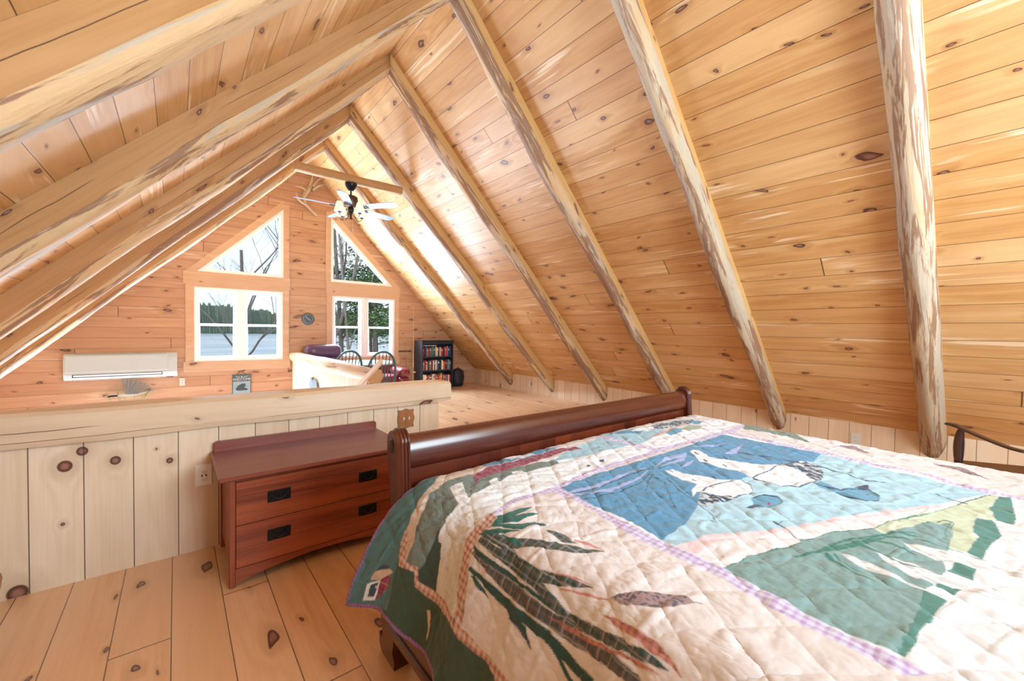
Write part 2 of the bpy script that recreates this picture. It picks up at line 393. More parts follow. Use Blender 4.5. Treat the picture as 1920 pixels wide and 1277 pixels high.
def holed(outer, holes, y0, y1):
    bm = bmesh.new(); es = []
    for lp in [outer]+holes:
        vs = [bm.verts.new((p[0], y0, p[1])) for p in lp]
        for i in range(len(vs)): es.append(bm.edges.new((vs[i], vs[(i+1) % len(vs)])))
    bmesh.ops.triangle_fill(bm, use_beauty=True, use_dissolve=False, edges=es)
    r = bmesh.ops.extrude_face_region(bm, geom=bm.faces[:])
    for v in [x for x in r['geom'] if isinstance(x, bmesh.types.BMVert)]: v.co.y = y1
    bmesh.ops.recalc_face_normals(bm, faces=bm.faces[:])
    m = MB(); bm.verts.index_update(); m.add([tuple(v.co) for v in bm.verts], [[v.index for v in f.verts] for f in bm.faces]); bm.free(); return m
WL = [(.25, .77), (1.63, .77), (1.63, 2.09), (.25, 2.09)]
WR = [(2.55, .77), (3.925, .77), (3.925, 2.08), (2.55, 2.08)]
TL = [(.30, 2.365), (1.64, 2.365), (1.64, 3.70)]
TR = [(2.52, 2.37), (3.87, 2.37), (2.52, 3.715)]
WG = [(-1.55, -2.3), (1.5, -2.3), (1.5, -.35), (-1.55, -.35)]
b = holed([(XW, -2.7), (XK+.3, -2.7), (XK+.3, zroof(XK+.3)), (XR, ZR), (XW, zroof(XW))], [WL, WR, TL, TR, WG], YF, YF+.16)
struct(b.build('wall_far', M_gable, grain=(1, 0, 0)))
RW = [(.9, .95), (3.7, .95), (3.7, 2.9), (.9, 2.9)]
b = holed([(XL, 0), (XK, 0), (XK, zroof(XK)), (XR, ZR), (XL, zroof(XL))], [RW], YB-.14, YB)
struct(b.build('wall_rear', M_gable, grain=(1, 0, 0)))
struct(MB().box(XK, XK+.1, YB, YF, 0, zroof(XK)+.05).build('wall_right', M_knee, grain=(0, 0, 1)))
struct(MB().box(XL-.1, XL, YB, YH+.1, 0, zroof(XL)).build('wall_left', M_knee, grain=(0, 0, 1)))
struct(MB().box(XW-.1, XW, YH-.1, YF, -2.7, zroof(XW)).build('wall_great_room_left', M_gable, grain=(0, 1, 0)))
# loft floor: an L round the open great room
b = MB(); P = [(XL-.1, YB), (XK+.1, YB), (XK+.1, YF), (1.78, YF), (1.78, YH+.12), (XL-.1, YH+.12)]
b.prism(P, -.26, 0, 'z'); struct(b.build('floor', M_floor, grain=(0, 1, 0)))
struct(MB().box(XW-.1, XK+.1, YH-3, YF, -2.8, -2.7).build('floor_great_room', M_floor, grain=(0, 1, 0)))
# half wall in front of the stair opening, and its square cap beam
struct(MB().box(XL, 1.79, YH, YH+.10, 0, .78).build('wall_half', M_half, grain=(0, 0, 1)))
b = MB(); x0, x1 = XL, 1.885
prof = [(YH-.045, .768), (YH-.05, .80), (YH-.045, .925), (YH-.02, .945), (YH+.10, .95), (YH+.165, .94), (YH+.18, .90), (YH+.175, .79), (YH+.15, .765)]
nx = 40
vs = []
for i in range(nx+1):
    x = x0+(x1-x0)*i/nx; e = 1 if i < nx else .9
    for (y, z) in prof: vs.append((x, y+.004*math.sin(x*5+z*9), .86+(z-.86)*e+.003*math.sin(x*7+y*20)))
n = len(prof); fs = [(i*n+k, i*n+(k+1) % n, (i+1)*n+(k+1) % n, (i+1)*n+k) for i in range(nx) for k in range(n)]
fs += [tuple(range(n)), tuple(nx*n+k for k in range(n))[::-1]]
b.add(vs, [f[::-1] for f in fs]); struct(b.build('trim_1', M_beam, grain=(1, 0, 0)))
# log-capped half wall along the stair opening
b = MB().box(1.80, 1.90, 4.98, YF, 0, .76)
struct(b.build('wall_stair', M_half, grain=(0, 0, 1)))
b = MB(); pr = []
for k in range(18):
    t = 2*PI*k/18; cx_, cz_ = math.cos(t), math.sin(t); pr.append((cx_, cz_))
vs = []; nx = 48; r2 = random.Random(3); y0, y1 = 4.86, YF
for i in range(nx+1):
    y = y0+(y1-y0)*i/nx; rr = .105+.012*math.sin(y*2.1)+.006*math.sin(y*7)
    for k, (cx_, cz_) in enumerate(pr):
        zz = min(cz_*rr*1.05, .075); q = 1+.06*math.sin(3*k+y*3)
        vs.append((1.855+cx_*rr*1.05*q, y, .83+zz))
n = 18; fs = [(i*n+k, i*n+(k+1) % n, (i+1)*n+(k+1) % n, (i+1)*n+k) for i in range(nx) for k in range(n)]
uvs = [[(vs[j][1], (k+(1 if q in (1, 2) else 0))*.035) for q, j in enumerate(f)] for f, k in zip(fs, [k for i in range(nx) for k in range(n)])]
b.add(vs, fs, 0, uvs, True); b.add([vs[k] for k in range(n)], [tuple(range(n))[::-1]], 1); b.add([vs[nx*n+k] for k in range(n)], [tuple(range(n))], 1)
M_capl = log_mat('pale_log_cap', .5)
struct(b.build('trim_2', [M_capl, M_sawn], grain=(0, 1, 0)))

# ------------------------------------------------------------------ rafters
def rafter(side, yt, yf, w, dt, df, label, seed, rnd=.5, bark=False):
    """log rafter sawn flat on its two sides, round underneath; yt,yf near-face Y at ridge and foot; dt,df vertical depth"""
    r = random.Random(seed); xe = XK-.003 if side > 0 else XL-.0 if yf < YH else XL-1.6
    n = 60; K = 15; vs = []; ph = [r.uniform(0, 6) for _ in range(8)]
    prof = []
    for k in range(K+1):
        a = k/K
        if a < .22: prof.append((0, a/.22*(1-rnd)))
        elif a > .78: prof.append((1, (1-a)/.22*(1-rnd)))
        else:
            t = (a-.22)/.56*PI; prof.append((.5-.5*math.cos(t)*(1.0), (1-rnd)+rnd*math.sin(t)))
    L = []; vl = [0.]
    for k in range(K): vl.append(vl[-1]+math.hypot(w*(prof[k+1][0]-prof[k][0]), (dt+df)*.5*.72*(prof[k+1][1]-prof[k][1])))
    for i in range(n+1):
        s = i/n; x = XR+(xe-XR)*s; y = yt+(yf-yt)*s; d = dt+(df-dt)*s
        wob = .02*math.sin(s*5+ph[0])+.012*math.sin(s*13+ph[1])+.007*math.sin(s*31+ph[2])
        wd = w*(1+.5*wob*2)
        for k, (a, dd) in enumerate(prof):
            bl = .010*math.sin(s*17+k*1.3+ph[3])*math.sin(s*7+k*.7+ph[4])+.005*math.sin(s*43+k*2+ph[5])
            inn = 1 if 0 < k < K else 0
            depth = (d+wob+bl*1.5)*dd if inn else 0
            # wane: sometimes the round of the log eats into the sawn face
            yy = y+wd*a
            if side > 0: zc = ZR-SR*(x-XR)
            else: zc = ZR-SL*(XR-x)
            vs.append((x, yy+(bl if 3 < k < K-3 else 0), zc-.001-depth))
        L.append(s*abs(xe-XR)*1.46)
    m = K+1; fs = []; mi = []; uv = []
    for i in range(n):
        for k in range(K):
            f = (i*m+k, i*m+k+1, (i+1)*m+k+1, (i+1)*m+k); q = [(L[i], vl[k]), (L[i], vl[k+1]), (L[i+1], vl[k+1]), (L[i+1], vl[k])]
            if side < 0: f = f[::-1]; q = q[::-1]
            fs.append(f); uv.append(q)
            mi.append(0 if (k < 3 or k > K-1-3) else 1)
    b = MB(); o = 0; b.v = vs
    for f, q, mm in zip(fs, uv, mi): b.f.append(f); b.m.append(mm); b.u.append(q); b.s.append(True)
    e0 = tuple(range(m)); e1 = tuple(n*m+k for k in range(m))
    for e in ((e0[::-1], e1) if side > 0 else (e0, e1[::-1])): b.f.append(e); b.m.append(0); b.u.append(None); b.s.append(False)
    # re-centre on a base point
    base = Vector((xe, yf+w/2, zroof(xe) if side > 0 else zroof(xe)))
    b.v = [tuple(Vector(p)-base) for p in b.v]
    ob = b.build('rafter', [M_sawnr if side > 0 else M_sawn, bark or M_log], grain=(1, 0, -SR if side > 0 else SL), loc=base)
    tag(ob, label, 'rafter', 'log rafters under the sloped board ceiling'); return ob
rafter(1, 7.70, 7.47, .15, .24, .27, 'log rafter on the right slope nearest the far window wall', 11, .4, bark=M_bark)
rafter(1, 6.37, 6.10, .15, .24, .27, 'log rafter on the right slope that the fan crossbeam joins', 12, .3, M_bark)
rafter(1, 4.89, 4.726, .15, .235, .27, 'bark-edged log rafter on the right slope, foot above the middle of the footboard', 13, .4, bark=M_bark)
rafter(1, 3.38, 3.33, .16, .25, .27, 'log rafter on the right slope, foot behind the right end of the footboard', 14, .45, M_bark)
rafter(1, 1.88, 1.848, .17, .27, .26, 'grey-streaked log rafter on the right slope, foot between footboard and wall outlet', 15, .6, M_grey)
rafter(1, .38, .404, .20, .27, .25, 'thick round grey-streaked log rafter ending beside the dark rocking chair', 16, .9, M_grey)
rafter(-1, 7.70, 7.55, .15, .25, .30, 'log rafter on the left slope nearest the far window wall', 21, .25)
rafter(-1, 6.37, 6.2, .15, .25, .31, 'bark-streaked log rafter on the left slope that the fan crossbeam joins', 22, .25, M_bark)
rafter(-1, 4.90, 4.85, .15, .26, .33, 'third log rafter on the left slope from the far window wall', 23, .25)
rafter(-1, 3.30, 3.25, .16, .28, .35, 'broad sawn rafter on the left slope with knots along its face, second from the camera', 24, .22)
rafter(-1, 1.88, 1.88, .16, .30, .36, 'wide rafter filling the top left corner overhead, brown waney lower edge', 25, .22)
# crossbeam carrying the fan
b = MB(); n = 30; K = 12; vs = []
for i in range(n+1):
    x = 1.27+(2.82-1.27)*i/n
    for k in range(K):
        t = 2*PI*k/K-PI/4*0; cy_, cz_ = math.cos(t), math.sin(t); p = 3.2
        cy2 = math.copysign(abs(cy_)**.6, cy_); cz2 = math.copysign(abs(cz_)**.6, cz_)
        vs.append((x, 6.31+cy2*.062, 3.615+cz2*.062+.004*math.sin(x*9+k)))
fs = [(i*K+k, (i+1)*K+k, (i+1)*K+(k+1) % K, i*K+(k+1) % K) for i in range(n) for k in range(K)]
b.add(vs, fs, 0, None, True); b.add([vs[k] for k in range(K)], [tuple(range(K))]); b.add([vs[n*K+k] for k in range(K)], [tuple(range(K))[::-1]])
tag(b.build('crossbeam', M_sawn, grain=(1, 0, 0)), 'short horizontal log crossbeam that the ceiling fan hangs from', 'beam')
# ------------------------------------------------------------------ windows
def dh_window(name, x0, x1, z0, z1):
    e = empty(name, ((x0+x1)/2, YF, z0)); struct(e); O = -(x0+x1)/2
    def pt(b, nm, m): return b.build(nm, m, e)
    b = MB(); W_ = (x1-x0)/2; H_ = z1-z0; F = .05
    for (a0, a1, c0, c1) in ((-W_, -W_+F, 0, H_), (W_-F, W_, 0, H_), (-W_+F, W_-F, 0, F*.9), (-W_+F, W_-F, H_-F, H_), (-.075, .075, F*.9, H_-F)):
        b.box(a0, a1, -.015, .13, c0, c1, b=.004)
    for sx in (-1, 1): b.box(sx*.03-.004, sx*.03+.004, -.02, -.014, F, H_-F)
    pt(b, 'window_frame', M_white)
    mid = H_*.49
    for sx in (-1, 1):
        a0, a1 = (-W_+F, -.075) if sx < 0 else (.075, W_-F)
        b = MB(); s = .04
        for (p0, p1, c0, c1, dy) in ((a0+.004, a0+s, F, mid+.03, .03), (a1-s, a1-.004, F, mid+.03, .03), (a0+s, a1-s, F, F+s, .03), (a0+s, a1-s, mid-.012, mid+.03, .03)):
            b.box(p0, p1, dy, dy+.035, c0, c1, b=.003)
        b.box((a0+a1)/2-.03, (a0+a1)/2+.03, .018, .03, mid+.008, mid+.028, b=.003)
        pt(b, 'sash', M_white); b = MB(); s2 = .035
        for (p0, p1, c0, c1) in ((a0+.004, a0+s2, mid+.03, H_-F), (a1-s2, a1-.004, mid+.03, H_-F), (a0+s2, a1-s2, H_-F-s2, H_-F), (a0+s2, a1-s2, mid-.01, mid+.028)):
            b.box(p0, p1, .07, .10, c0, c1, b=.003)
        pt(b, 'sash', M_white)
        b = MB().box(a0+s-.01, a1-s+.01, .045, .049, F+s-.01, mid); b.box(a0+s2-.01, a1-s2+.01, .083, .087, mid+.02, H_-F-s2+.01)
        pt(b, 'window_glass', M_glass)
    return e
dh_window('window_1', .25, 1.63, .77, 2.09); dh_window('window_2', 2.55, 3.925, .77, 2.08)
def inset(P, d):
    n = len(P); out = []; ar = sum(P[i][0]*P[(i+1) % n][1]-P[(i+1) % n][0]*P[i][1] for i in range(n)); sg = 1 if ar > 0 else -1
    for i in range(n):
        a, b_, c = (Vector(P[(i+k-1) % n]) for k in range(3)); d1 = (b_-a).normalized(); d2 = (c-b_).normalized()
        n1 = Vector((-d1.y, d1.x))*sg; n2 = Vector((-d2.y, d2.x))*sg; m = (n1+n2); m = m/m.dot(n1)
        out.append(tuple(b_+m*d))
    return out
def ring(b, P, Q, y0, y1):
    n = len(P)
    for i in range(n):
        j = (i+1) % n; b.add([(P[i][0], y0, P[i][1]), (P[j][0], y0, P[j][1]), (Q[j][0], y0, Q[j][1]), (Q[i][0], y0, Q[i][1]),
                              (P[i][0], y1, P[i][1]), (P[j][0], y1, P[j][1]), (Q[j][0], y1, Q[j][1]), (Q[i][0], y1, Q[i][1])],
                             [(0, 1, 2, 3), (4, 5, 6, 7), (0, 1, 5, 4), (1, 2, 6, 5), (2, 3, 7, 6), (3, 0, 4, 7)], convex=True)
def tri_window(name, P):
    e = struct(empty(name, (0, 0, 0)))
    b = MB(); ring(b, P, inset(P, .055), YF-.01, YF+.13); b.build('window_frame', M_white, e)
    Q = inset(P, .05); b = MB(); b.add([(p[0], YF+.06, p[1]) for p in Q]+[(p[0], YF+.064, p[1]) for p in Q], [(0, 1, 2), (3, 5, 4), (0, 1, 4, 3), (1, 2, 5, 4), (2, 0, 3, 5)], convex=True)
    b.build('window_glass', M_glass, e)
tri_window('window_3', TL); tri_window('window_4', TR)
# rear window and the great-room glass below (never seen from here, the daylight comes through them)
def plain_window(name, x0, x1, z0, z1, y0, y1, nx):
    e = struct(empty(name, ((x0+x1)/2, y0, z0))); b = MB(); c = (x0+x1)/2
    w = x1-x0; h = z1-z0
    for i in range(nx+1): xx = -w/2+w*i/nx; b.box(max(xx-.04, -w/2), min(xx+.04, w/2), .02, y1-y0, 0, h, b=.004)
    b.box(-w/2, w/2, .02, y1-y0, 0, .06, b=.004); b.box(-w/2, w/2, .02, y1-y0, h-.06, h, b=.004); b.build('window_frame', M_white, e)
plain_window('window_5', -1.55, 1.5, -2.3, -.35, YF, YF+.12, 2)
plain_window('window_6', .9, 3.7, .95, 2.9, YB-.12, YB, 2)
# casings
b = MB(); t = YF-.022
for (x0, x1, z0, z1) in ((.13, .25, .77, 2.13), (1.63, 1.74, .77, 2.13), (.10, 1.76, 2.13, 2.365), (.10, 1.76, .60, .77)): b.box(x0, x1, t, YF, z0, z1, b=.003)
b.box(.25, 1.63, t, YF, 2.09, 2.13)
b.box(1.64, 1.74, t, YF, 2.365, 3.80)
P = [(.30, 2.365), (1.64, 3.70), (1.64, 3.87), (.13, 2.365)]
b.prism([(.14, 2.365), (.30, 2.365), (1.64, 3.70), (1.64, 3.86)], t, YF, 'y')
struct(b.build('trim_3', M_trim, grain=(1, 0, 0)))
b = MB()
for (x0, x1, z0, z1) in ((2.44, 2.55, .77, 2.13), (3.925, 4.03, .77, 2.13), (2.43, 4.05, 2.13, 2.37), (2.43, 4.05, .60, .77)): b.box(x0, x1, t, YF, z0, z1, b=.003)
b.box(2.55, 3.925, t, YF, 2.08, 2.13)
b.box(2.42, 2.52, t, YF, 2.37, 3.82)
b.prism([(3.87, 2.37), (4.03, 2.37), (2.52, 3.875), (2.52, 3.715)], t, YF, 'y')
struct(b.build('trim_4', M_trim, grain=(1, 0, 0)))

# ------------------------------------------------------------------ outdoors
gm = G('lake_ice'); tcx = gm.n('ShaderNodeTexCoord')
mp = gm.n('ShaderNodeMapping'); mp.inputs['Scale'].default_value = (.03, .12, 1); gm.t.links.new(tcx.outputs['Object'], mp.inputs['Vector'])
nz = gm.noise(mp.outputs[0], 1.5, 5)
M_lake = gm.fin(gm.mix(gm.step(nz, .35, .65), (.20, .27, .36), (.40, .47, .55)), .35)
struct(MB().box(-220, 300, 14, 700, -3.6, -3.4).build('lake_ground', M_lake))
M_snow = flat('thawing_ground', (.30, .26, .20), .9, var=.4, scale=2)
struct(MB().box(-60, 80, YF+.2, 15, -3.7, -3.3).build('yard_ground', M_snow))
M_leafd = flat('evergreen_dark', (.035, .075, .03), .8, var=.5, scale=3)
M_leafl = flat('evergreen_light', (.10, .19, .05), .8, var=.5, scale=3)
M_barkt = flat('tree_bark', (.085, .070, .062), .9, var=.4, scale=6)
M_hill = flat('forest_far', (.060, .10, .055), .95, var=.6, scale=.35)
# far shore: a forested ridge with ragged treetops
b = MB(); r = random.Random(5); n = 1100
top = []
for i in range(n+1):
    x = -240+560*i/n; base = 13+2.5*math.sin(x*.02+1)+2*math.sin(x*.051)+4.5*min(1, max(0, (60-x)/60))
    top.append((x, base+r.uniform(-1.6, 1.6)))
vs = []
for x, h in top: vs += [(x, 335+r.uniform(-1, 1), -3.45), (x, 340+r.uniform(-4, 4), -3.4+h*.55), (x, 352, -3.4+h)]
fs = []
for i in range(n):
    for k in range(2): fs.append((i*3+k, (i+1)*3+k, (i+1)*3+k+1, i*3+k+1))
b.add(vs, fs); tag(b.build('forest_ridge', M_hill), 'dark green forested far shore seen across the lake through the left window', 'forest', kind='stuff')

def limbs(b, rg, p, d, L, rad, lev, depth, spread, taper, tips):
    n = 5; P = [p]; q = p.copy(); dd = d.copy()
    for i in range(n):
        dd = (dd+Vector((rg.uniform(-1, 1), rg.uniform(-1, 1), rg.uniform(-.4, .6)))*(.02 if lev == 0 else .16)).normalized(); q = q+dd*L/n; P.append(q.copy())
    b.tube(P, [rad*(1-.5*i/n) for i in range(n+1)], 7 if lev < 2 else 4, cap=False); tips.append(q.copy())
    if lev >= depth: return
    for j in range(rg.choice((3, 4)) if lev else 5):
        a = rg.uniform(0, 2*PI); s = spread*rg.uniform(.5, 1.3)
        nd = (dd*.8+Vector((math.cos(a)*s, math.sin(a)*s, rg.uniform(0, .35)))).normalized(); k = rg.choice((2, 3, 4, 5))
        limbs(b, rg, P[k], nd, L*rg.uniform(.42, .68) if lev else L*rg.uniform(.3, .5), rad*taper*(1-.08*k), lev+1, depth, spread, taper, tips)
def bare_tree(x, y, L, seed, r0, lean, label, spread=.7, depth=4, zb=-3.4, taper=.5):
    rg = random.Random(seed); b = MB(); tips = []
    limbs(b, rg, Vector((0, 0, 0)), Vector((lean[0], lean[1], 1)).normalized(), L, r0, 0, depth, spread, taper, tips)
    return tag(b.build('bare_tree', M_barkt, loc=(x, y, zb)), label, 'tree', 'trees outside the windows')
def leafy_tree(x, y, z0, z1, rad, seed, label, lc=.3, n=2600, r0=.13):
    rg = random.Random(seed); e = empty('evergreen_tree', (x, y, -3.4)); b = MB()
    b.tube([(0, 0, 0), (.1, 0, (z0+3.4)*.6), (.05, 0, z0+3.6), (0, 0, z1+3.2)], [r0, r0*.9, r0*.7, r0*.2], 9, cap=False)
    cl = []
    for _ in range(26):
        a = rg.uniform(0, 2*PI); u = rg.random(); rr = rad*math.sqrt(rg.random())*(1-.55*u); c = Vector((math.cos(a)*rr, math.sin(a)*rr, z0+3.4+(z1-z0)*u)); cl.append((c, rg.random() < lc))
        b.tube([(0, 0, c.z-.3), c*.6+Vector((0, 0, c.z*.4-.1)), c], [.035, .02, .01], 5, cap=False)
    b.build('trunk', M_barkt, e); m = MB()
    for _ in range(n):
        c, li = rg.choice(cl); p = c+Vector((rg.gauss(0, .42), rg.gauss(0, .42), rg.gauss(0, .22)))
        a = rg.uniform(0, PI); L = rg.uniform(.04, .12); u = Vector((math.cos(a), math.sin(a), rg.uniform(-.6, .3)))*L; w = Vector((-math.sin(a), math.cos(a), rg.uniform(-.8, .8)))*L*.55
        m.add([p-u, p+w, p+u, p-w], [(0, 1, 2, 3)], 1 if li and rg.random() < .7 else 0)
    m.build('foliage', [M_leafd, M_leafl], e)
    return tag(e, label, 'tree', 'trees outside the windows')
bare_tree(2.42, 22, 8.2, 4, .12, (.0, 0), 'tall bare spreading tree beyond the left triangular window', .75)
bare_tree(2.36, 22.6, 6.8, 14, .055, (-.012, 0), 'slim bare tree just left of the tall one in the left triangular window', .7)
bare_tree(3.0, 15, 3.8, 9, .016, (.08, 0), 'thin bare tree beyond the right pane of the left window', .9, 4)
bare_tree(1.2, 14.5, 3.6, 23, .014, (.30, 0), 'low bare sapling branches crossing the lower left window panes', 1., 4)
bare_tree(5.25, 18, 10.5, 31, .17, (-.03, 0), 'thick grey bare trunk at the left of the right triangular window', .5, 3)
bare_tree(5.95, 19, 10.5, 32, .12, (-.05, 0), 'bare leaning trunk in the middle of the right triangular window', .5, 3)
bare_tree(5.7, 17, 9.5, 36, .07, (-.07, 0), 'thin bare trunk between two thicker trunks in the right triangular window', .6, 3)
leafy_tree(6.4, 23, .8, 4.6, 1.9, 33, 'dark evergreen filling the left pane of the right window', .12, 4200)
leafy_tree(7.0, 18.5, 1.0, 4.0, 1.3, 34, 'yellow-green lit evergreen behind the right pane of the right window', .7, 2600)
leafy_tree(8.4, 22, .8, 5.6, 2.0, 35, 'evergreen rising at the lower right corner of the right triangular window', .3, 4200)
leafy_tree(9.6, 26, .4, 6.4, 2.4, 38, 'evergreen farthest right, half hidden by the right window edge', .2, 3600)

# ------------------------------------------------------------------ dresser
D = empty('dresser', (.70, 2.89, 0)); DX, DY = .70, 2.89
def dp(b, nm, m, par=None, g=(1, 0, 0)):
    b.v = [(p[0]-DX, p[1]-DY, p[2]) for p in b.v]; return b.build(nm, m, par or D, grain=g)
x0, x1, y0, y1 = .216, 1.184, 2.602, 3.165
dp(MB().box(.168, 1.232, 2.565, 3.18, .588, .612, b=.005), 'top', M_oaktop)
b = MB(); b.prism([(.185, .612), (1.215, .612), (1.215, .664), (1.205, .674), (.195, .674), (.185, .664)], 3.150, 3.176, 'y'); dp(b, 'backsplash', M_oaktop)
for (a, c) in ((x0, y0), (x1-.028, y0), (x0, y1-.03), (x1-.028, y1-.03)):
    dp(MB().box(a, a+.028, c, c+.03, 0, .588, b=.003), 'leg', M_oak, g=(0, 0, 1))
b = MB().box(x0+.008, x0+.02, y0+.03, y1-.03, .09, .588); dp(b, 'side_panel', M_oak, g=(0, 0, 1))
b = MB().box(x1-.02, x1-.008, y0+.03, y1-.03, .09, .588); dp(b, 'side_panel', M_oak, g=(0, 0, 1))
dp(MB().box(x0+.028, x1-.028, y1-.02, y1-.01, .07, .588), 'back_panel', M_oak)
dp(MB().box(x0+.028, x1-.028, y0+.004, y0+.025, .568, .588, b=.002), 'rail', M_oaktop)
P = [(x0+.028, .015)]+[(x0+.028+(x1-x0-.056)*t/12, .015+.058*math.sin(PI*t/12)**.8) for t in range(1, 12)]+[(x1-.028, .015), (x1-.028, .098), (x0+.028, .098)]
b = MB(); b.prism(P, y0+.004, y0+.024, 'y'); dp(b, 'apron', M_oak)
def handle(par, hx, hz):
    h = MB(); h.box(hx-.058, hx+.058, y0-.004, y0+.001, hz-.032, hz+.032, b=.002)
    for sx in (-1, 1):
        for sz in (-1, 1): h.ball((hx+sx*.05, y0-.005, hz+sz*.025), .004, seg=8, rings=5)
    hb = dp(h, 'handle_plate', M_black, par)
    h = MB(); pts = [(hx-.034+.068*t/12, y0-.012-.006*math.sin(PI*t/12), hz+.014-.030*math.sin(PI*t/12)**.7) for t in range(13)]
    h.tube(pts, .0032, 8)
    for sx in (-1, 1): h.tube([(hx+sx*.034, y0-.002, hz+.014), (hx+sx*.034, y0-.015, hz+.014)], .006, 8)
    dp(h, 'bail_handle', M_black, par)
for z0, z1 in ((.332, .566), (.102, .328)):
    dr = dp(MB().box(x0+.030, x1-.030, y0, y0+.018, z0, z1, b=.002), 'drawer', M_oak)
    hz = z0+(z1-z0)*(.52 if z0 > .2 else .60)
    handle(dr, .45, hz); handle(dr, .953, hz)
tag(D, 'low dark red-brown oak dresser with two wide drawers against the half wall', 'dresser')

# ------------------------------------------------------------------ sleigh bed
BX, BY = 1.92, .5
B_ = empty('sleigh_bed', (BX, BY, 0))
def bp(b, nm, m, par=None, g=(1, 0, 0)):
    b.v = [(p[0]-BX, p[1]-BY, p[2]) for p in b.v]; return b.build(nm, m, par or B_, grain=g)
XA, XB = .705, 3.155
def post_prof(g=0.):
    fr = spline([(1.592-g, 0, .16), (1.580-g, 0, .40), (1.578-g, 0, .60), (1.592-g, 0, .80), (1.600-g, 0, .90)], 5)
    top = [(1.652+math.cos(t)*(.052+g), 0, .915+math.sin(t)*(.055+g)) for t in [PI*(1-.06*k) for k in range(0, 19)]]
    bk = spline([(1.702+g, 0, .86), (1.672, 0, .74), (1.660, 0, .60), (1.68, 0, .40), (1.712, 0, .16)], 5)
    return [(p[0], p[2]) for p in fr]+[(p[0], p[2]) for p in top]+[(p[0], p[1+1]) for p in bk]
def post(xo, inward):
    w = .062; P = post_prof(); C = (1.63, .6); nrm = []; n = len(P)
    for i in range(n):
        a, c = P[max(i-1, 0)], P[min(i+1, n-1)]; d = Vector((c[0]-a[0], c[1]-a[1])).normalized(); nrm.append((-d.y, d.x))
    xs = [0, .002]+[.014+.046*k/24 for k in range(25)]+[w]
    vs = []
    for i, p in enumerate(P):
        for x in xs:
            off = .0
            if .014 <= x <= .060: off = .0085*abs(math.sin(PI*3*(x-.014)/.046))
            elif x in (0, w): off = -.003
            vs.append((xo+inward*x, p[0]+nrm[i][0]*off, p[1]+nrm[i][1]*off))
    m = len(xs); fs = [(i*m+k, i*m+k+1, (i+1)*m+k+1, (i+1)*m+k) for i in range(n-1) for k in range(m-1)]
    uv = [[(P[i][1], xs[k]), (P[i][1], xs[k+1]), (P[i+1][1], xs[k+1]), (P[i+1][1], xs[k])] for i in range(n-1) for k in range(m-1)]
    b = MB(); b.add(vs, fs, 0, uv, True)
    b.add([vs[i*m] for i in range(n)], [tuple(range(n))]); b.add([vs[i*m+m-1] for i in range(n)], [tuple(range(n))[::-1]])
    q = bp(b, 'footboard_post', M_cherry2, g=(0, 0, 1))
    b = MB(); xx = xo-inward*.001; b.lathe([(.001, -.008), (.010, -.007), (.016, -.003), (.019, 0)], (0, 0, 0), 'x', 20)
    b.v = [(xx-(-p[0] if inward > 0 else p[0]), 1.652+p[1], .905+p[2]*1.7) for p in b.v]
    for k in range(8):
        t = 2*PI*k/8; b.ball((xx-inward*.004, 1.652+math.cos(t)*.012, .905+math.sin(t)*.021), .0045, seg=8, rings=5)
    bp(b, 'rosette', M_dkwood, q)
    # scroll foot
    b = MB(); F_ = [(1.565, .0), (1.60, 0), (1.70, .005), (1.722, .03), (1.725, .075), (1.715, .08), (1.70, .06), (1.69, .10), (1.705, .15), (1.70, .19), (1.585, .19), (1.56, .16), (1.575, .11), (1.585, .06), (1.565, .035)]
    b.prism(F_, xo-inward*.02, xo+inward*.055, 'x'); bp(b, 'foot', M_cherry2)
post(XA, 1); post(XB, -1)
b = MB(); b.box(XA+.06, XB-.06, 1.625, 1.655, .2, .83); bp(b, 'footboard_panel', M_cherry, g=(0, 0, 1))
cp = [(1.625, .800), (1.612, .815), (1.606, .84), (1.608, .88), (1.618, .915), (1.635, .937), (1.655, .945), (1.678, .940), (1.694, .922), (1.70, .895), (1.692, .87), (1.672, .86), (1.660, .835), (1.657, .80)]
vs = []; nx = 2
for x in (XA+.061, XB-.061): vs += [(x, p[0], p[1]) for p in cp]
n = len(cp); b = MB(); b.add(vs, [(k, k+1, n+k+1, n+k) for k in range(n-1)], 0, None, True)
bp(b, 'footboard_crest', M_cherry2)
for sx, xa in ((-1, .672), (1, XB-.042)):
    b = MB(); b.box(xa, xa+.045, -.62, 1.60, .17, .36, b=.006); b.box(xa-.012 if sx < 0 else xa, xa+.045 if sx < 0 else xa+.057, -.62, 1.60, .16, .20, b=.008)
    bp(b, 'side_rail', M_cherry2, g=(0, 1, 0))
b = MB(); b.box(.72, XB-.03, -.62, 1.60, .22, .40, b=.02); bp(b, 'box_spring', M_white)
b = MB(); b.box(.78, XB-.08, -.62, 1.58, .40, .705, b=.05); bp(b, 'mattress', M_white)
b = MB(); b.box(XA, XB, -.70, -.64, .0, 1.15, b=.02); bp(b, 'headboard', M_cherry, g=(0, 0, 1))
tag(B_, 'dark cherry sleigh bed with reeded scrolled footboard posts', 'bed')
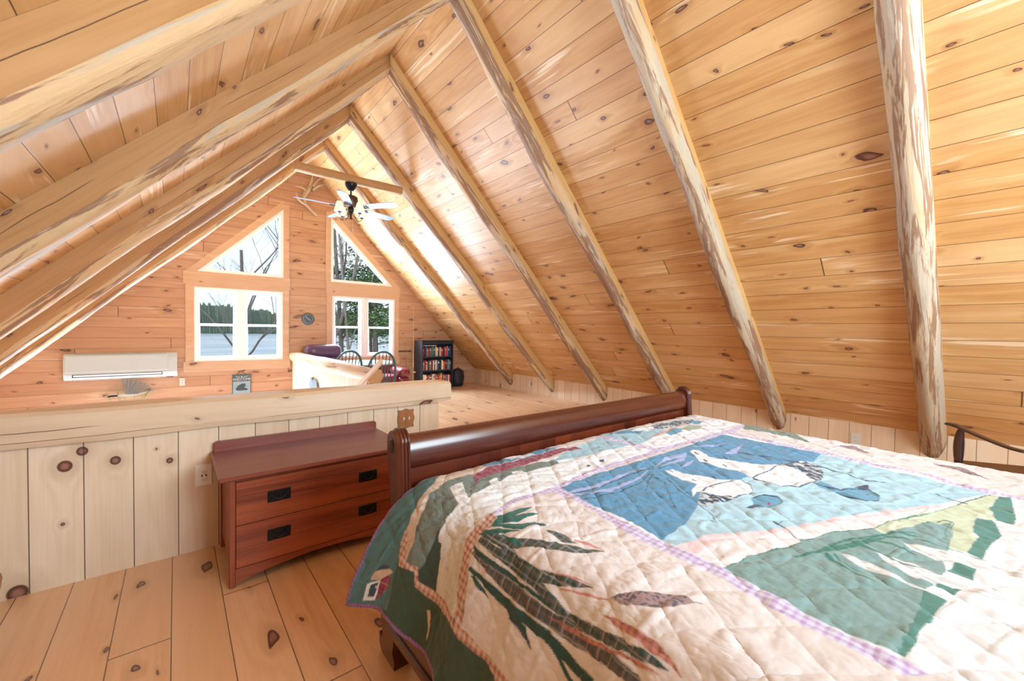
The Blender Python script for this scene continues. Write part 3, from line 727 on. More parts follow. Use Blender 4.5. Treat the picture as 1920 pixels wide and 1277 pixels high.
# ------------------------------------------------------------------ quilt
# s: metres across the bed from the left hem; t: metres along from the foot hem towards the head
QW, QL = 3.30, 2.20
def quilt_xyz(s, t):
    s = np.asarray(s, float); t = np.asarray(t, float)
    Dl = .56; e = np.exp(-t/.22)
    # hem position: flares out at the foot corner
    hx = .635-.15*e+.012*np.sin(t*9+1); hz = .325+.02*e+.012*np.sin(t*6.)+.045*np.exp(-((t-.17)/.12)**2)
    hy = 1.575-t
    top0 = .90; ztop = .768
    q = np.clip(s/Dl, 0, 1)
    # cubic bezier hem -> shoulder -> top
    p1x, p1z = hx+.07-.0*e, hz+.20; p2x, p2z = .715-.03*e, .778
    p3x, p3z = top0, ztop
    bx = (1-q)**3*hx+3*(1-q)**2*q*p1x+3*(1-q)*q*q*p2x+q**3*p3x
    bz = (1-q)**3*hz+3*(1-q)**2*q*p1z+3*(1-q)*q*q*p2z+q**3*p3z
    u = np.clip((s-Dl)/(QW-Dl), 0, 1)
    Xr = 3.075+.11*np.exp(-t/.4)
    flat_ = (Xr-.10-top0)/(QW-Dl)
    tx = top0+(s-Dl)
    d = np.clip(tx-(Xr-.12), 0, None)
    tx2 = np.where(d > 0, Xr-.12+.20*(1-np.exp(-d/.20)), tx)
    tz = ztop+.018*np.sin(np.clip((tx-top0)/(Xr-top0), 0, 1)*PI)-np.where(d > 0, (d-.20*(1-np.exp(-d/.20)))*1.0, 0)
    X = np.where(s < Dl, bx, tx2); Z = np.where(s < Dl, bz, tz); Y = hy+0*s
    # foot end curls down behind the footboard
    c = np.clip(.10-t, 0, .10)/.10; drop = .022*c**2*np.clip((s-.15)/.5, 0, 1)
    Z = Z-drop
    # folds in the hanging side
    hang = np.clip(1-s/.62, 0, 1)
    X = X-hang*(.020*np.sin(t*11+.6)+.012*np.sin(t*23+2))*np.clip(t/.1, 0, 1)
    return X, Y, Z
vis = lambda t: .56+(3.075+.11*np.exp(-t/.4)-.02)-.90
# pattern pieces: colour, weave, outline in mm on the cloth (s, t, s, t, ...)
QP = [
('teal','',[0,0,0,6,0,68,0,132,21,206,72,200,123,190,189,178,231,174,273,164,336,154,405,124,483,94,588,0,510,0,450,0,387,10,333,0,282,0,234,0,189,0,147,0,108,0,66,0,24,0]),
('dkgreen','',[21,206,72,200,123,190,162,184,183,276,141,288,138,378,141,436,153,504,141,554,141,616,138,672,147,732,150,784,120,772,90,760,60,748,30,700,3,652,0,620,0,590,0,566,0,542,0,512,0,474,0,424,6,380,18,336,36,300,48,258]),
('teal2','',[588,0,483,94,405,124,336,154,273,164,270,156,327,152,390,136,462,98]),
('tan','',[588,0,678,2,759,6,642,134,534,144,441,128,381,140,300,190,249,224,183,238,174,212,210,186,252,156,291,150,390,118,474,94]),
('grey','crinkle',[435,134,534,144,597,122,642,134,621,264,540,296,471,304,456,298,387,308,330,302,267,300,210,294,162,288,177,266,180,222,249,224,303,198,366,178]),
('black_green','',[459,296,390,302,318,308,279,332,240,352,195,370,159,378,156,328,153,282,177,276,210,294,264,300,321,298,384,306]),
('cream2','crinkle',[390,302,441,314,525,334,483,448,429,448,378,434,333,448,297,466,261,480,231,496,201,510,171,522,165,464,162,404,159,376,222,360,267,346,315,328]),
('white','',[405,448,387,368,339,338,378,298,447,308,510,300,585,262,681,238,789,212,876,206,972,196,1074,188,1155,200,1239,212,1329,224,1425,236,1524,248,1632,258,1746,270,1869,280,2076,266,2322,244,2604,218,2703,284,2691,390,2682,490,2682,500,2550,468,2343,468,2154,468,1989,466,1836,464,1698,460,1572,456,1461,454,1359,452,1266,448,1176,446,1092,442,1014,440,918,436,828,432,744,430,660,442,582,454,507,462]),
('tan','',[513,82,597,0,678,2,762,2,753,80,624,110,513,122,480,114]),
('grey','crinkle',[486,124,534,108,591,112,654,114,636,178,711,174,786,172,867,170,963,190,1065,210,1029,262,939,252,852,242,771,232,687,252,588,280,498,296,423,264,378,230,426,190]),
('blue','',[759,4,846,2,936,4,1032,4,1134,4,1203,84,1092,94,993,100,906,94,825,86,747,78]),
('white','',[897,2,975,14,1035,52,1062,98,978,88,897,78]),
('skyblue','',[1038,220,1161,160,1281,138,1410,116,1536,84,1548,192,1560,290,1506,280,1392,274,1287,268,1188,262,1113,240]),
('magenta','plaid',[642,132,747,90,864,100,993,100,1089,98,1194,92,1287,132,1293,176,1176,146,1029,168,945,170,867,170,747,174,636,178,594,226]),
('birch','birch',[504,174,567,160,501,304,462,382,432,452,411,416,432,352,459,286]),
('birch','birch',[657,218,699,220,636,344,576,436,543,424,621,314]),
('birch','birch',[792,198,843,212,798,322,762,418,729,416,759,314]),
('birch','birch',[891,320,927,346,900,414,864,408]),
('skyblue','',[1554,52,1692,56,1839,62,1929,140,2034,208,1821,268,1572,314,1596,190]),
('blue','',[1629,68,1818,76,1968,124,1812,172,1734,118]),
('white','',[1800,90,1998,104,2061,102,1905,164]),
('navy','check',[2022,98,2196,100,2388,100,2511,148,2364,204,2130,188,1989,182]),
('sage','',[1956,254,2127,242,2325,224,2355,288,2220,328,2109,278]),
('headblue','',[1956,254,2079,218,2151,246,2064,306,1923,306]),
('headblue','',[2430,164,2508,170,2478,232,2379,246,2382,204]),
('pinkline','',[1803,268,1968,248,2307,192,2346,166,2004,224,1833,246]),
('navy','',[1095,372,1113,376,1128,362,1110,356]),
('navy','',[1203,360,1221,368,1239,354,1221,344]),
('sash','ging',[1512,76,1539,144,1548,222,1548,344,1569,450,1614,426,1596,316,1596,192,1587,110,1602,6]),
('cream','',[414,482,495,478,561,480,633,472,711,464,771,474,780,544,786,612,768,686,756,752,741,814,729,872,729,914,729,954,729,992,729,1028,729,1062,729,1094,729,1126,723,1156,714,1184,711,1210,705,1234,699,1260,693,1282,693,1306,693,1328,693,1350,690,1372,690,1392,690,1412,687,1434,687,1454,684,1474,648,1478,615,1480,582,1484,552,1488,522,1492,495,1494,474,1496,453,1498,432,1500,414,1486,399,1474,387,1462,372,1448,357,1434,345,1422,333,1408,321,1394,309,1380,294,1364,282,1350,267,1334,255,1318,237,1300,222,1282,204,1262,186,1244,171,1224,153,1202,135,1182,120,1160,105,1138,87,1116,66,1090,39,1060,3,1024,0,1018,0,1014,0,1012,0,988,0,956,0,912,0,884,0,864,9,848,27,836,48,826,69,814,87,800,108,788,126,774,144,756,150,724,156,690,156,648,162,610,168,548,171,556,204,552,237,544,267,530,300,514,357,482]),
('white','',[822,448,891,454,966,460,1044,468,1125,474,1212,482,1305,488,1404,496,1509,502,1626,508,1809,494,2022,476,2274,452,2274,536,2277,614,2274,690,2274,762,2271,832,2274,896,2271,960,2265,1018,2265,1072,2256,1126,2253,1176,2244,1226,2244,1272,2235,1318,2211,1360,2190,1400,2166,1440,2145,1476,2145,1514,2145,1550,2145,1584,2145,1618,2175,1650,2202,1682,2232,1714,2262,1746,2286,1776,2319,1808,2343,1838,2367,1868,2394,1898,2424,1928,2451,1958,2235,1930,2052,1906,1899,1886,1764,1868,1644,1852,1539,1838,1449,1826,1368,1816,1293,1806,1227,1798,1164,1790,1104,1782,1050,1774,1002,1768,954,1762,912,1756,873,1752,834,1746,801,1742,768,1738,738,1734,735,1724,738,1716,738,1706,738,1696,738,1686,738,1676,735,1664,738,1654,738,1642,738,1632,738,1620,738,1606,738,1594,738,1582,738,1568,738,1554,738,1540,738,1526,738,1510,738,1494,738,1478,738,1460,735,1442,735,1424,735,1404,735,1384,735,1362,735,1340,735,1318,741,1296,744,1272,747,1248,753,1222,756,1196,762,1168,768,1138,774,1106,774,1072,774,1034,774,996,777,954,777,910,780,868,786,820,792,772,795,720,801,664,807,604,813,530]),
('blue','',[825,452,900,452,981,454,1065,454,1158,462,1260,466,1368,474,1485,478,1605,480,1734,482,1878,482,2040,480,2220,476,2223,556,2223,632,2226,704,2232,772,2235,838,2235,902,2238,962,1983,990,1914,952,1845,916,1710,898,1581,882,1461,868,1362,840,1266,814,1071,890,939,922,855,926,783,928,789,882,798,832,807,780,807,726,807,666,807,604,816,532]),
('ltblue','',[783,928,855,926,939,922,1071,890,1266,814,1362,840,1461,868,1581,882,1710,898,1845,916,1914,952,1983,990,2238,962,2220,1024,2202,1084,2187,1140,2175,1192,2160,1242,2151,1286,2148,1326,2142,1366,2136,1404,2127,1442,2124,1476,2130,1536,2043,1506,1959,1478,1878,1450,1800,1424,1737,1394,1674,1366,1614,1338,1554,1312,1494,1286,1440,1260,1377,1234,1317,1208,1260,1184,1200,1158,1143,1134,1089,1108,1035,1084,993,1056,951,1028,909,1002,843,988,780,974]),
('pink','',[780,974,843,988,909,1002,951,1028,993,1056,1035,1084,1089,1108,1143,1134,1200,1158,1260,1184,1350,1210,1425,1250,1476,1274,1530,1298,1581,1324,1638,1348,1692,1376,1749,1402,1809,1430,1776,1432,1710,1402,1644,1374,1581,1346,1518,1320,1461,1292,1404,1266,1320,1224,1254,1196,1188,1168,1122,1144,1062,1120,1002,1096,948,1068,897,1038,831,1032,768,1026]),
('cream3','',[768,1026,831,1032,897,1038,948,1068,1002,1096,1062,1120,1122,1144,1188,1168,1239,1192,1293,1216,1347,1242,1404,1266,1461,1292,1518,1320,1581,1346,1644,1374,1710,1402,1776,1432,1857,1458,1941,1486,2031,1514,2127,1544,2016,1512,1911,1484,1815,1456,1725,1430,1638,1406,1560,1382,1485,1358,1413,1336,1341,1316,1293,1274,1248,1252,1206,1230,1164,1208,1092,1196,1026,1182,981,1164,939,1146,894,1130,831,1118,774,1106,771,1068]),
('green','crinkle',[774,1106,831,1118,894,1130,936,1146,981,1164,1026,1182,1083,1198,1143,1214,1230,1240,1272,1264,1314,1288,1356,1312,1344,1338,1404,1360,1464,1382,1527,1406,1575,1436,1623,1466,1488,1472,1368,1476,1281,1470,1212,1482,1101,1466,1050,1456,942,1458,849,1452,795,1450,744,1446,744,1428,741,1406,741,1386,741,1364,738,1342,738,1318,741,1294,747,1270,750,1244,756,1218,762,1182,768,1146]),
('yel','',[1356,1312,1491,1340,1566,1370,1644,1400,1728,1432,1818,1456,1911,1482,2007,1508,2106,1538,2094,1558,1893,1538,1767,1556,1731,1512,1566,1512,1533,1524,1383,1510,1368,1476,1485,1472,1617,1468,1572,1438,1527,1406,1464,1382,1404,1360,1344,1338]),
('dteal','',[1050,1456,1041,1494,975,1486,915,1478,858,1466,825,1468,744,1462,747,1446,798,1450,849,1452,942,1458]),
('dteal','',[1731,1512,1758,1548,1623,1570,1488,1548,1365,1538,1383,1510,1551,1526,1566,1512]),
('dteal','',[2094,1558,2121,1586,1866,1598,1764,1596,1767,1556,1893,1538]),
('birch','birch',[1104,1280,1107,1310,1107,1340,1092,1370,1074,1398,1068,1430,1059,1460,1056,1488,1053,1514,1047,1534,1044,1554,1038,1572,1035,1590,1029,1606,987,1606,999,1592,1011,1576,1023,1560,1038,1544,1041,1524,1044,1502,1050,1478,1053,1454,1056,1428,1056,1400,1059,1376,1062,1350,1065,1324]),
('birch','birch',[1179,1346,1185,1370,1188,1396,1182,1428,1173,1460,1167,1490,1161,1518,1161,1542,1164,1564,1164,1586,1167,1608,1125,1608,1125,1588,1125,1566,1125,1544,1125,1520,1119,1500,1113,1480,1107,1458,1101,1438,1119,1410,1137,1382]),
('birch','birch',[1320,1386,1326,1416,1332,1446,1335,1470,1341,1494,1344,1518,1350,1540,1344,1564,1341,1588,1338,1610,1293,1610,1293,1586,1293,1562,1290,1536,1284,1510,1275,1484,1266,1458,1272,1432,1281,1404]),
('birch','birch',[1743,1552,1740,1584,1734,1614,1599,1612,1614,1574]),
('dteal','',[1281,1494,1284,1532,1200,1528,1206,1506,1209,1482]),
('dteal','',[1125,1474,1128,1494,1131,1514,1089,1504,1104,1468]),
('leafteal','',[978,1212,1020,1230,1062,1248,1179,1276,1230,1298,1281,1322,1362,1358,1431,1402,1437,1402,1377,1356,1299,1318,1248,1294,1197,1270,1077,1242,987,1208]),
('leafteal','',[1041,1238,1098,1270,1176,1304,1260,1334,1308,1350,1320,1348,1287,1326,1209,1294,1122,1262,1050,1234]),
('leafteal','',[1050,1260,1023,1302,1005,1342,1005,1374,1008,1374,1011,1340,1035,1302,1074,1258]),
('leafteal','',[1071,1274,1032,1318,1026,1364,1029,1364,1038,1318,1086,1274]),
('leafteal','',[1188,1306,1185,1334,1179,1362,1161,1404,1173,1442,1176,1442,1170,1404,1194,1362,1200,1334,1209,1304]),
('leafteal','',[1251,1322,1272,1370,1257,1396,1245,1422,1200,1424,1251,1422,1269,1396,1284,1370,1272,1320]),
('leafteal','',[1311,1342,1344,1382,1362,1430,1365,1464,1368,1464,1374,1430,1362,1380,1329,1340]),
('leafteal','',[1362,1358,1389,1392,1413,1418,1416,1418,1401,1390,1377,1356]),
('leafteal','',[1365,1464,1365,1508,1359,1548,1362,1548,1371,1508,1368,1464]),
('leafteal','',[1353,1314,1485,1342,1581,1386,1650,1408,1725,1432,1812,1456,1905,1482,1998,1510,2100,1538,2112,1536,2013,1508,1917,1480,1821,1456,1734,1432,1659,1408,1590,1384,1494,1340,1359,1312]),
('leafteal','',[1617,1468,1485,1472,1365,1472,1365,1474,1485,1474,1617,1470]),
('leafteal','',[1521,1408,1614,1448,1611,1468,1623,1468,1623,1448,1533,1406]),
('leafteal','',[1440,1462,1545,1458,1599,1466,1605,1466,1548,1456,1437,1460]),
('leafteal','',[1086,1194,1155,1216,1227,1240,1269,1264,1311,1288,1350,1314,1359,1312,1317,1288,1275,1262,1236,1238,1161,1214,1092,1190]),
('leafteal','',[771,1108,828,1120,891,1130,933,1148,978,1166,1023,1184,1083,1198,1143,1214,1149,1212,1089,1196,1032,1180,984,1162,939,1146,894,1128,834,1116,774,1106]),
('leafteal','',[1050,1456,942,1458,849,1452,795,1448,747,1446,795,1450,849,1452,942,1460,1050,1458]),
('leafteal','',[1041,1494,975,1486,915,1478,858,1466,825,1466,744,1462,825,1468,858,1466,912,1478,975,1486,1041,1496]),
('leafteal','',[1626,1568,1491,1548,1365,1536,1365,1538,1485,1548,1620,1570]),
('lav','',[810,514,876,534,942,556,1032,550,1128,542,1296,544,1299,540,1149,522,1053,528,966,532,894,516,822,502]),
('lav','',[819,546,885,576,951,610,1035,610,1122,610,1263,578,1266,574,1140,592,1053,592,975,588,897,564,825,538]),
('lav','',[1347,564,1470,544,1596,578,1581,568,1371,574,1365,578,1536,600,1662,542,1506,518,1353,558]),
('lav','',[1425,644,1485,654,1566,626,1569,622,1524,622,1428,640]),
('lav','',[1803,670,1863,700,2079,648,2085,644,1938,658,1812,666]),
('lav','',[1809,508,1887,568,2022,590,2031,586,1908,558,1821,502]),
('navy','',[1242,566,1335,556,1203,626,1218,676,1059,798,1005,848,1023,832,1014,834,1008,850,1062,800,1224,674,1209,624,1347,552,1251,558]),
('navy','',[1251,668,1152,788,1110,870,1053,950,1014,984,1017,960,1011,962,1014,986,1059,950,1116,868,1158,788,1260,666]),
('navy','',[1059,696,1170,638,1239,618,1242,614,1173,632,1059,694]),
('navy','',[804,520,876,540,951,560,1038,556,1131,552,1281,566,1290,560,1137,546,1044,550,954,556,882,534,810,514]),
('navy','',[813,600,888,616,963,636,1119,634,1257,594,1260,590,1125,628,969,630,891,612,819,594]),
('navy','',[1878,700,1896,754,1914,806,1920,860,1926,912,1974,992,1989,988,1944,908,1941,854,1932,800,1914,748,1896,694]),
('navy','',[1950,998,1938,1054,1926,1108,1890,1192,1932,1258,1941,1258,1905,1190,1944,1104,1956,1050,1968,994]),
('navy','',[1161,1098,1137,1142,1098,1180,1101,1212,1110,1210,1104,1180,1143,1140,1170,1096]),
('navy','',[1158,1096,1146,1118,1185,1118,1191,1114,1152,1116,1167,1094]),
('navy','',[1920,1400,1887,1450,1881,1488,1893,1488,1899,1450,1932,1400]),
('white','',[1332,616,1377,626,1359,690,1386,732,1410,808,1473,864,1443,924,1371,904,1302,886,1233,868,1209,836,1212,820,1146,838,1209,800,1275,788,1287,728,1305,650]),
('white','edge',[1206,832,1302,826,1386,844,1473,864,1443,924,1371,960,1254,934,1230,870]),
('navy','check',[1128,868,1215,838,1230,870,1251,908,1272,944,1209,934,1140,902,1107,912,1104,896]),
('headblue','',[1311,974,1374,994,1404,1032,1368,1062,1320,1062,1236,1026,1200,994,1257,1002]),
('white','',[1692,544,1740,536,1752,564,1680,650,1701,702,1722,752,1743,806,1767,858,1845,906,1689,900,1545,896,1578,822,1557,742,1581,648,1644,598]),
('white','edge',[1545,896,1683,902,1839,908,1800,990,1716,1076,1578,1052,1521,998,1515,926]),
('navy','check',[1857,902,1968,932,2019,980,1875,1060,1767,1082,1710,1074,1812,986,1830,926]),
('headblue','',[1665,1076,1728,1086,1671,1162,1740,1180,1782,1196,1800,1224,1743,1250,1716,1272,1656,1278,1611,1250,1614,1182,1623,1156,1638,1104]),
('navy','',[1776,1194,1827,1220,1767,1234,1752,1218]),
('navy','',[1200,994,1266,1008,1266,1032,1218,1016]),
('navy','',[1206,834,1296,830,1380,848,1467,866,1440,924,1374,958,1257,932,1251,936,1368,962,1452,922,1476,862,1389,842,1305,824,1212,828]),
('navy','',[1542,898,1680,904,1833,910,1842,906,1692,898,1551,892]),
('navy','',[1533,900,1521,952,1515,1000,1572,1054,1710,1078,1722,1074,1584,1050,1524,998,1536,948,1545,896]),
('navy','',[1311,978,1368,996,1395,1034,1368,1060,1323,1062,1236,1026,1230,1028,1317,1064,1371,1062,1410,1030,1380,992,1320,974]),
('navy','',[1659,1078,1659,1122,1662,1164,1722,1192,1782,1220,1710,1272,1662,1276,1614,1250,1620,1204,1629,1156,1617,1158,1608,1206,1605,1250,1650,1280,1722,1272,1794,1218,1734,1190,1674,1162,1677,1118,1674,1074]),
('magenta','',[1686,1238,1695,1244,1716,1240,1710,1234]),
('magenta','',[1299,1034,1305,1040,1323,1034,1314,1028]),
('navy','',[1692,566,1671,600,1689,594,1710,560]),
('navy','',[1617,648,1599,678,1617,672,1635,642]),
('navy','',[1734,686,1716,716,1734,710,1755,680]),
('navy','',[1602,744,1590,770,1602,766,1620,738]),
('navy','',[1320,744,1308,768,1320,764,1332,738]),
('navy','',[1416,780,1401,806,1413,802,1428,776]),
('navy','',[1344,626,1332,654,1344,650,1356,622]),
('leaf','',[300,510,297,562,288,606,279,666,276,728,279,774,276,812,273,848,261,884,252,922,249,954,249,988,273,1004,273,972,276,940,285,900,297,862,303,826,306,788,303,744,303,680,309,618,312,570,312,518]),
('plaid','plaidg',[339,490,336,552,324,600,315,646,312,708,309,768,309,808,306,844,303,878,300,910,303,946,309,982,315,1016,321,1048,324,1076,324,1102,348,1112,351,1086,351,1060,351,1030,345,996,339,960,336,924,339,890,342,858,345,822,348,784,348,726,348,662,354,614,360,562,363,502]),
('leaf','',[354,462,351,574,348,638,348,700,351,746,351,790,348,828,345,864,339,898,339,934,342,934,345,900,354,866,360,832,363,792,363,750,360,704,363,642,366,578,366,466]),
('leaf','plaidg',[384,494,381,562,375,620,369,676,369,730,366,780,354,828,339,870,339,920,345,970,354,1004,363,1038,372,1068,378,1096,384,1126,390,1154,393,1156,399,1128,402,1100,396,1072,390,1042,381,1010,372,976,363,926,360,878,378,836,393,790,399,740,405,684,408,626,408,566,405,496]),
('rose','plaidr',[327,840,324,874,321,908,324,942,333,980,342,1014,354,1048,363,1076,369,1104,375,1146,378,1104,372,1078,363,1048,354,1016,345,982,336,946,333,912,330,876,330,840]),
('leaf','plaidg',[423,512,411,588,393,666,387,714,384,762,411,836,429,880,450,922,453,922,447,876,444,828,423,760,417,672,444,592,447,512]),
('leaf','plaidg',[405,486,411,598,441,654,477,706,501,760,525,806,561,834,594,860,597,858,576,822,555,786,531,738,504,686,474,636,444,582,432,482]),
('rose','',[432,788,447,858,459,926,453,856,432,788]),
('rose','',[579,760,588,806,597,858,600,856,600,798,585,756]),
('leaf','plaidg',[552,672,546,738,570,780,573,778,582,716,561,666]),
('leaf2','',[459,486,516,534,570,532,630,518,630,516,585,502,534,500,465,474]),
('leaf2','',[459,498,495,536,528,566,618,566,621,564,549,536,507,516,468,488]),
('leaf2','',[456,506,480,562,504,612,549,620,576,644,579,642,570,596,528,586,498,546,465,498]),
('leaf2','',[402,486,447,552,495,608,498,606,462,534,408,476]),
('leaf2','',[411,482,468,510,504,516,477,482,414,468]),
('leaf2','',[444,564,444,636,453,654,456,654,462,632,453,560]),
('leaf','',[291,530,276,572,270,622,273,624,288,584,300,540]),
('leaf','',[300,564,288,610,288,634,297,618,306,568]),
('leaf','',[285,660,273,714,264,770,243,810,243,812,276,782,288,726,294,668]),
('leaf','',[276,852,249,894,228,922,222,938,231,946,237,932,255,902,285,860]),
('mauve','speck',[456,972,486,990,531,1026,552,1052,573,1076,588,1104,585,1128,540,1104,504,1076,483,1042,456,1008]),
('rose','',[405,840,414,892,429,936,447,976,453,974,435,934,423,890,408,840]),
('navy','',[585,1128,597,1144,588,1126]),
('rose','plaidr',[402,970,405,1020,411,1074,405,1120,405,1156,393,1180,396,1182,414,1160,429,1126,432,1078,423,1022,402,968]),
('navy','',[264,716,264,758,252,786,240,812,243,814,255,790,270,762,273,724]),
('cream','',[2334,426,2328,514,2325,596,2316,676,2313,750,2304,822,2304,888,2295,954,2292,1012,2286,1068,2286,1120,2280,1172,2274,1222,2274,1268,2268,1314,2241,1358,2220,1398,2193,1438,2172,1474,2172,1512,2172,1550,2172,1584,2172,1618,2193,1650,2214,1682,2241,1714,2259,1744,2286,1776,2307,1806,2322,1834,2346,1864,2370,1894,2388,1922,2406,1950,2427,1978,2448,2006,2652,2034,2649,2028,2649,2022,2649,2018,2649,1990,2649,1962,2649,1934,2649,1906,2649,1876,2649,1844,2649,1812,2649,1780,2649,1746,2649,1710,2649,1674,2649,1638,2649,1600,2652,1560,2652,1520,2652,1478,2652,1436,2652,1392,2652,1346,2652,1298,2652,1248,2655,1196,2655,1144,2655,1088,2655,1032,2658,972,2661,908,2661,844,2664,776,2667,706,2673,630,2676,552,2682,470,2553,398]),
('sage2','plaidg',[2520,474,2541,586,2529,662,2517,734,2466,852,2484,848,2733,680,2646,628,2676,544,2745,396]),
('mauve','speck',[2523,980,2490,1052,2430,1146,2439,1146,2583,1038,2538,978]),
('mauve','speck',[2502,1342,2475,1386,2451,1428,2412,1482,2373,1532,2385,1532,2460,1482,2544,1426,2529,1384,2511,1342]),
('sash','ging',[771,456,777,492,780,554,786,612,768,686,756,752,741,814,729,872,729,914,729,954,729,992,729,1028,729,1062,729,1094,729,1126,723,1156,714,1184,711,1210,705,1234,699,1260,693,1282,693,1306,693,1328,693,1350,690,1372,690,1392,690,1412,690,1432,690,1452,693,1472,732,1498,732,1480,735,1462,735,1442,735,1424,735,1404,735,1384,735,1362,735,1340,735,1318,741,1296,744,1272,747,1248,753,1222,756,1196,762,1168,768,1138,774,1106,774,1072,774,1034,774,996,777,954,777,910,780,868,786,820,792,772,795,720,801,664,807,604,822,536,837,462,840,422]),
('sash','ging',[2283,444,2274,544,2259,640,2247,728,2244,792,2244,852,2244,910,2241,966,2229,1028,2208,1090,2196,1146,2199,1192,2202,1236,2208,1278,2208,1320,2184,1362,2160,1402,2139,1440,2118,1476,2118,1514,2115,1550,2115,1584,2112,1618,2124,1650,2133,1682,2142,1712,2151,1742,2154,1770,2169,1800,2178,1828,2229,1834,2214,1804,2211,1776,2202,1746,2193,1716,2184,1684,2175,1652,2166,1620,2169,1586,2169,1550,2169,1514,2172,1476,2193,1438,2214,1400,2241,1358,2262,1316,2262,1274,2259,1230,2259,1184,2256,1138,2268,1080,2286,1018,2298,954,2304,896,2301,838,2301,776,2301,712,2313,622,2319,528,2334,424]),
('sash','ging',[2688,414,2376,440,2196,438,2034,434,1890,428,1758,422,1635,416,1518,416,1407,416,1308,414,1215,412,1128,410,1044,410,918,424,804,436,783,468,891,458,1014,444,1092,446,1179,448,1269,450,1365,452,1467,454,1581,454,1701,460,1824,468,1968,472,2121,478,2289,482,2601,454]),
('sash','ging',[813,444,738,432,675,426,612,420,483,462,426,454,423,488,480,490,597,452,654,458,717,462,789,474]),
('red','gingr',[492,460,450,454,378,434,333,448,297,466,261,480,231,494,204,508,174,518,162,556,198,550,237,544,267,530,300,514,351,488,393,482,459,500,492,494]),
('red','gingr',[261,148,207,158,150,192,174,268,141,286,138,330,138,378,141,436,153,504,141,554,141,616,141,674,126,712,117,752,144,802,150,770,153,730,156,690,156,648,162,610,168,550,171,474,165,380,159,294,195,276,180,224,231,184,258,176]),
('white','',[21,78,72,72,87,128,24,130]),
('navy','check',[33,94,69,88,78,120,33,122]),
('magenta','plaid',[87,128,114,164,81,180,51,160,24,132]),
('tan','',[84,78,108,84,126,154,120,176,87,128]),
('navy','',[111,86,132,112,132,144,126,154]),
('tan','',[108,356,78,366,66,378,36,382,36,384,75,394,84,376,114,370]),
('black_green','',[105,386,72,386,48,388,51,394,78,402,108,394]),
]
def vnoise(x, y, seed=0):
    xi = np.floor(x).astype(np.int64); yi = np.floor(y).astype(np.int64); fx = x-xi; fy = y-yi; fx = fx*fx*(3-2*fx); fy = fy*fy*(3-2*fy)
    def h(a, b):
        v = np.sin(a*127.1+b*311.7+seed*74.7)*43758.5453; return v-np.floor(v)
    return (h(xi, yi)*(1-fx)+h(xi+1, yi)*fx)*(1-fy)+(h(xi, yi+1)*(1-fx)+h(xi+1, yi+1)*fx)*fy-.5
QC = dict(teal=(.07, .17, .18), teal2=(.06, .12, .10), dkgreen=(.040, .078, .052), tan=(.60, .46, .36), grey=(.17, .21, .19), black_green=(.035, .065, .055), cream2=(.68, .63, .58),
          white=(.76, .79, .84), blue=(.085, .26, .44), skyblue=(.33, .52, .62), magenta=(.34, .03, .09), birch=(.78, .79, .80), navy=(.03, .06, .11), sage=(.35, .42, .33), sage2=(.12, .25, .18),
          headblue=(.11, .31, .46), pinkline=(.60, .33, .32), sash=(.66, .64, .78), cream=(.70, .635, .625), ltblue=(.38, .58, .68), pink=(.74, .57, .59), cream3=(.74, .70, .71), green=(.21, .34, .335),
          yel=(.56, .62, .45), dteal=(.075, .23, .20), leafteal=(.035, .18, .14), lav=(.36, .43, .74), leaf=(.022, .070, .062), leaf2=(.022, .12, .10), plaid=(.06, .07, .07), rose=(.58, .24, .20), mauve=(.33, .22, .22), red=(.66, .50, .40))
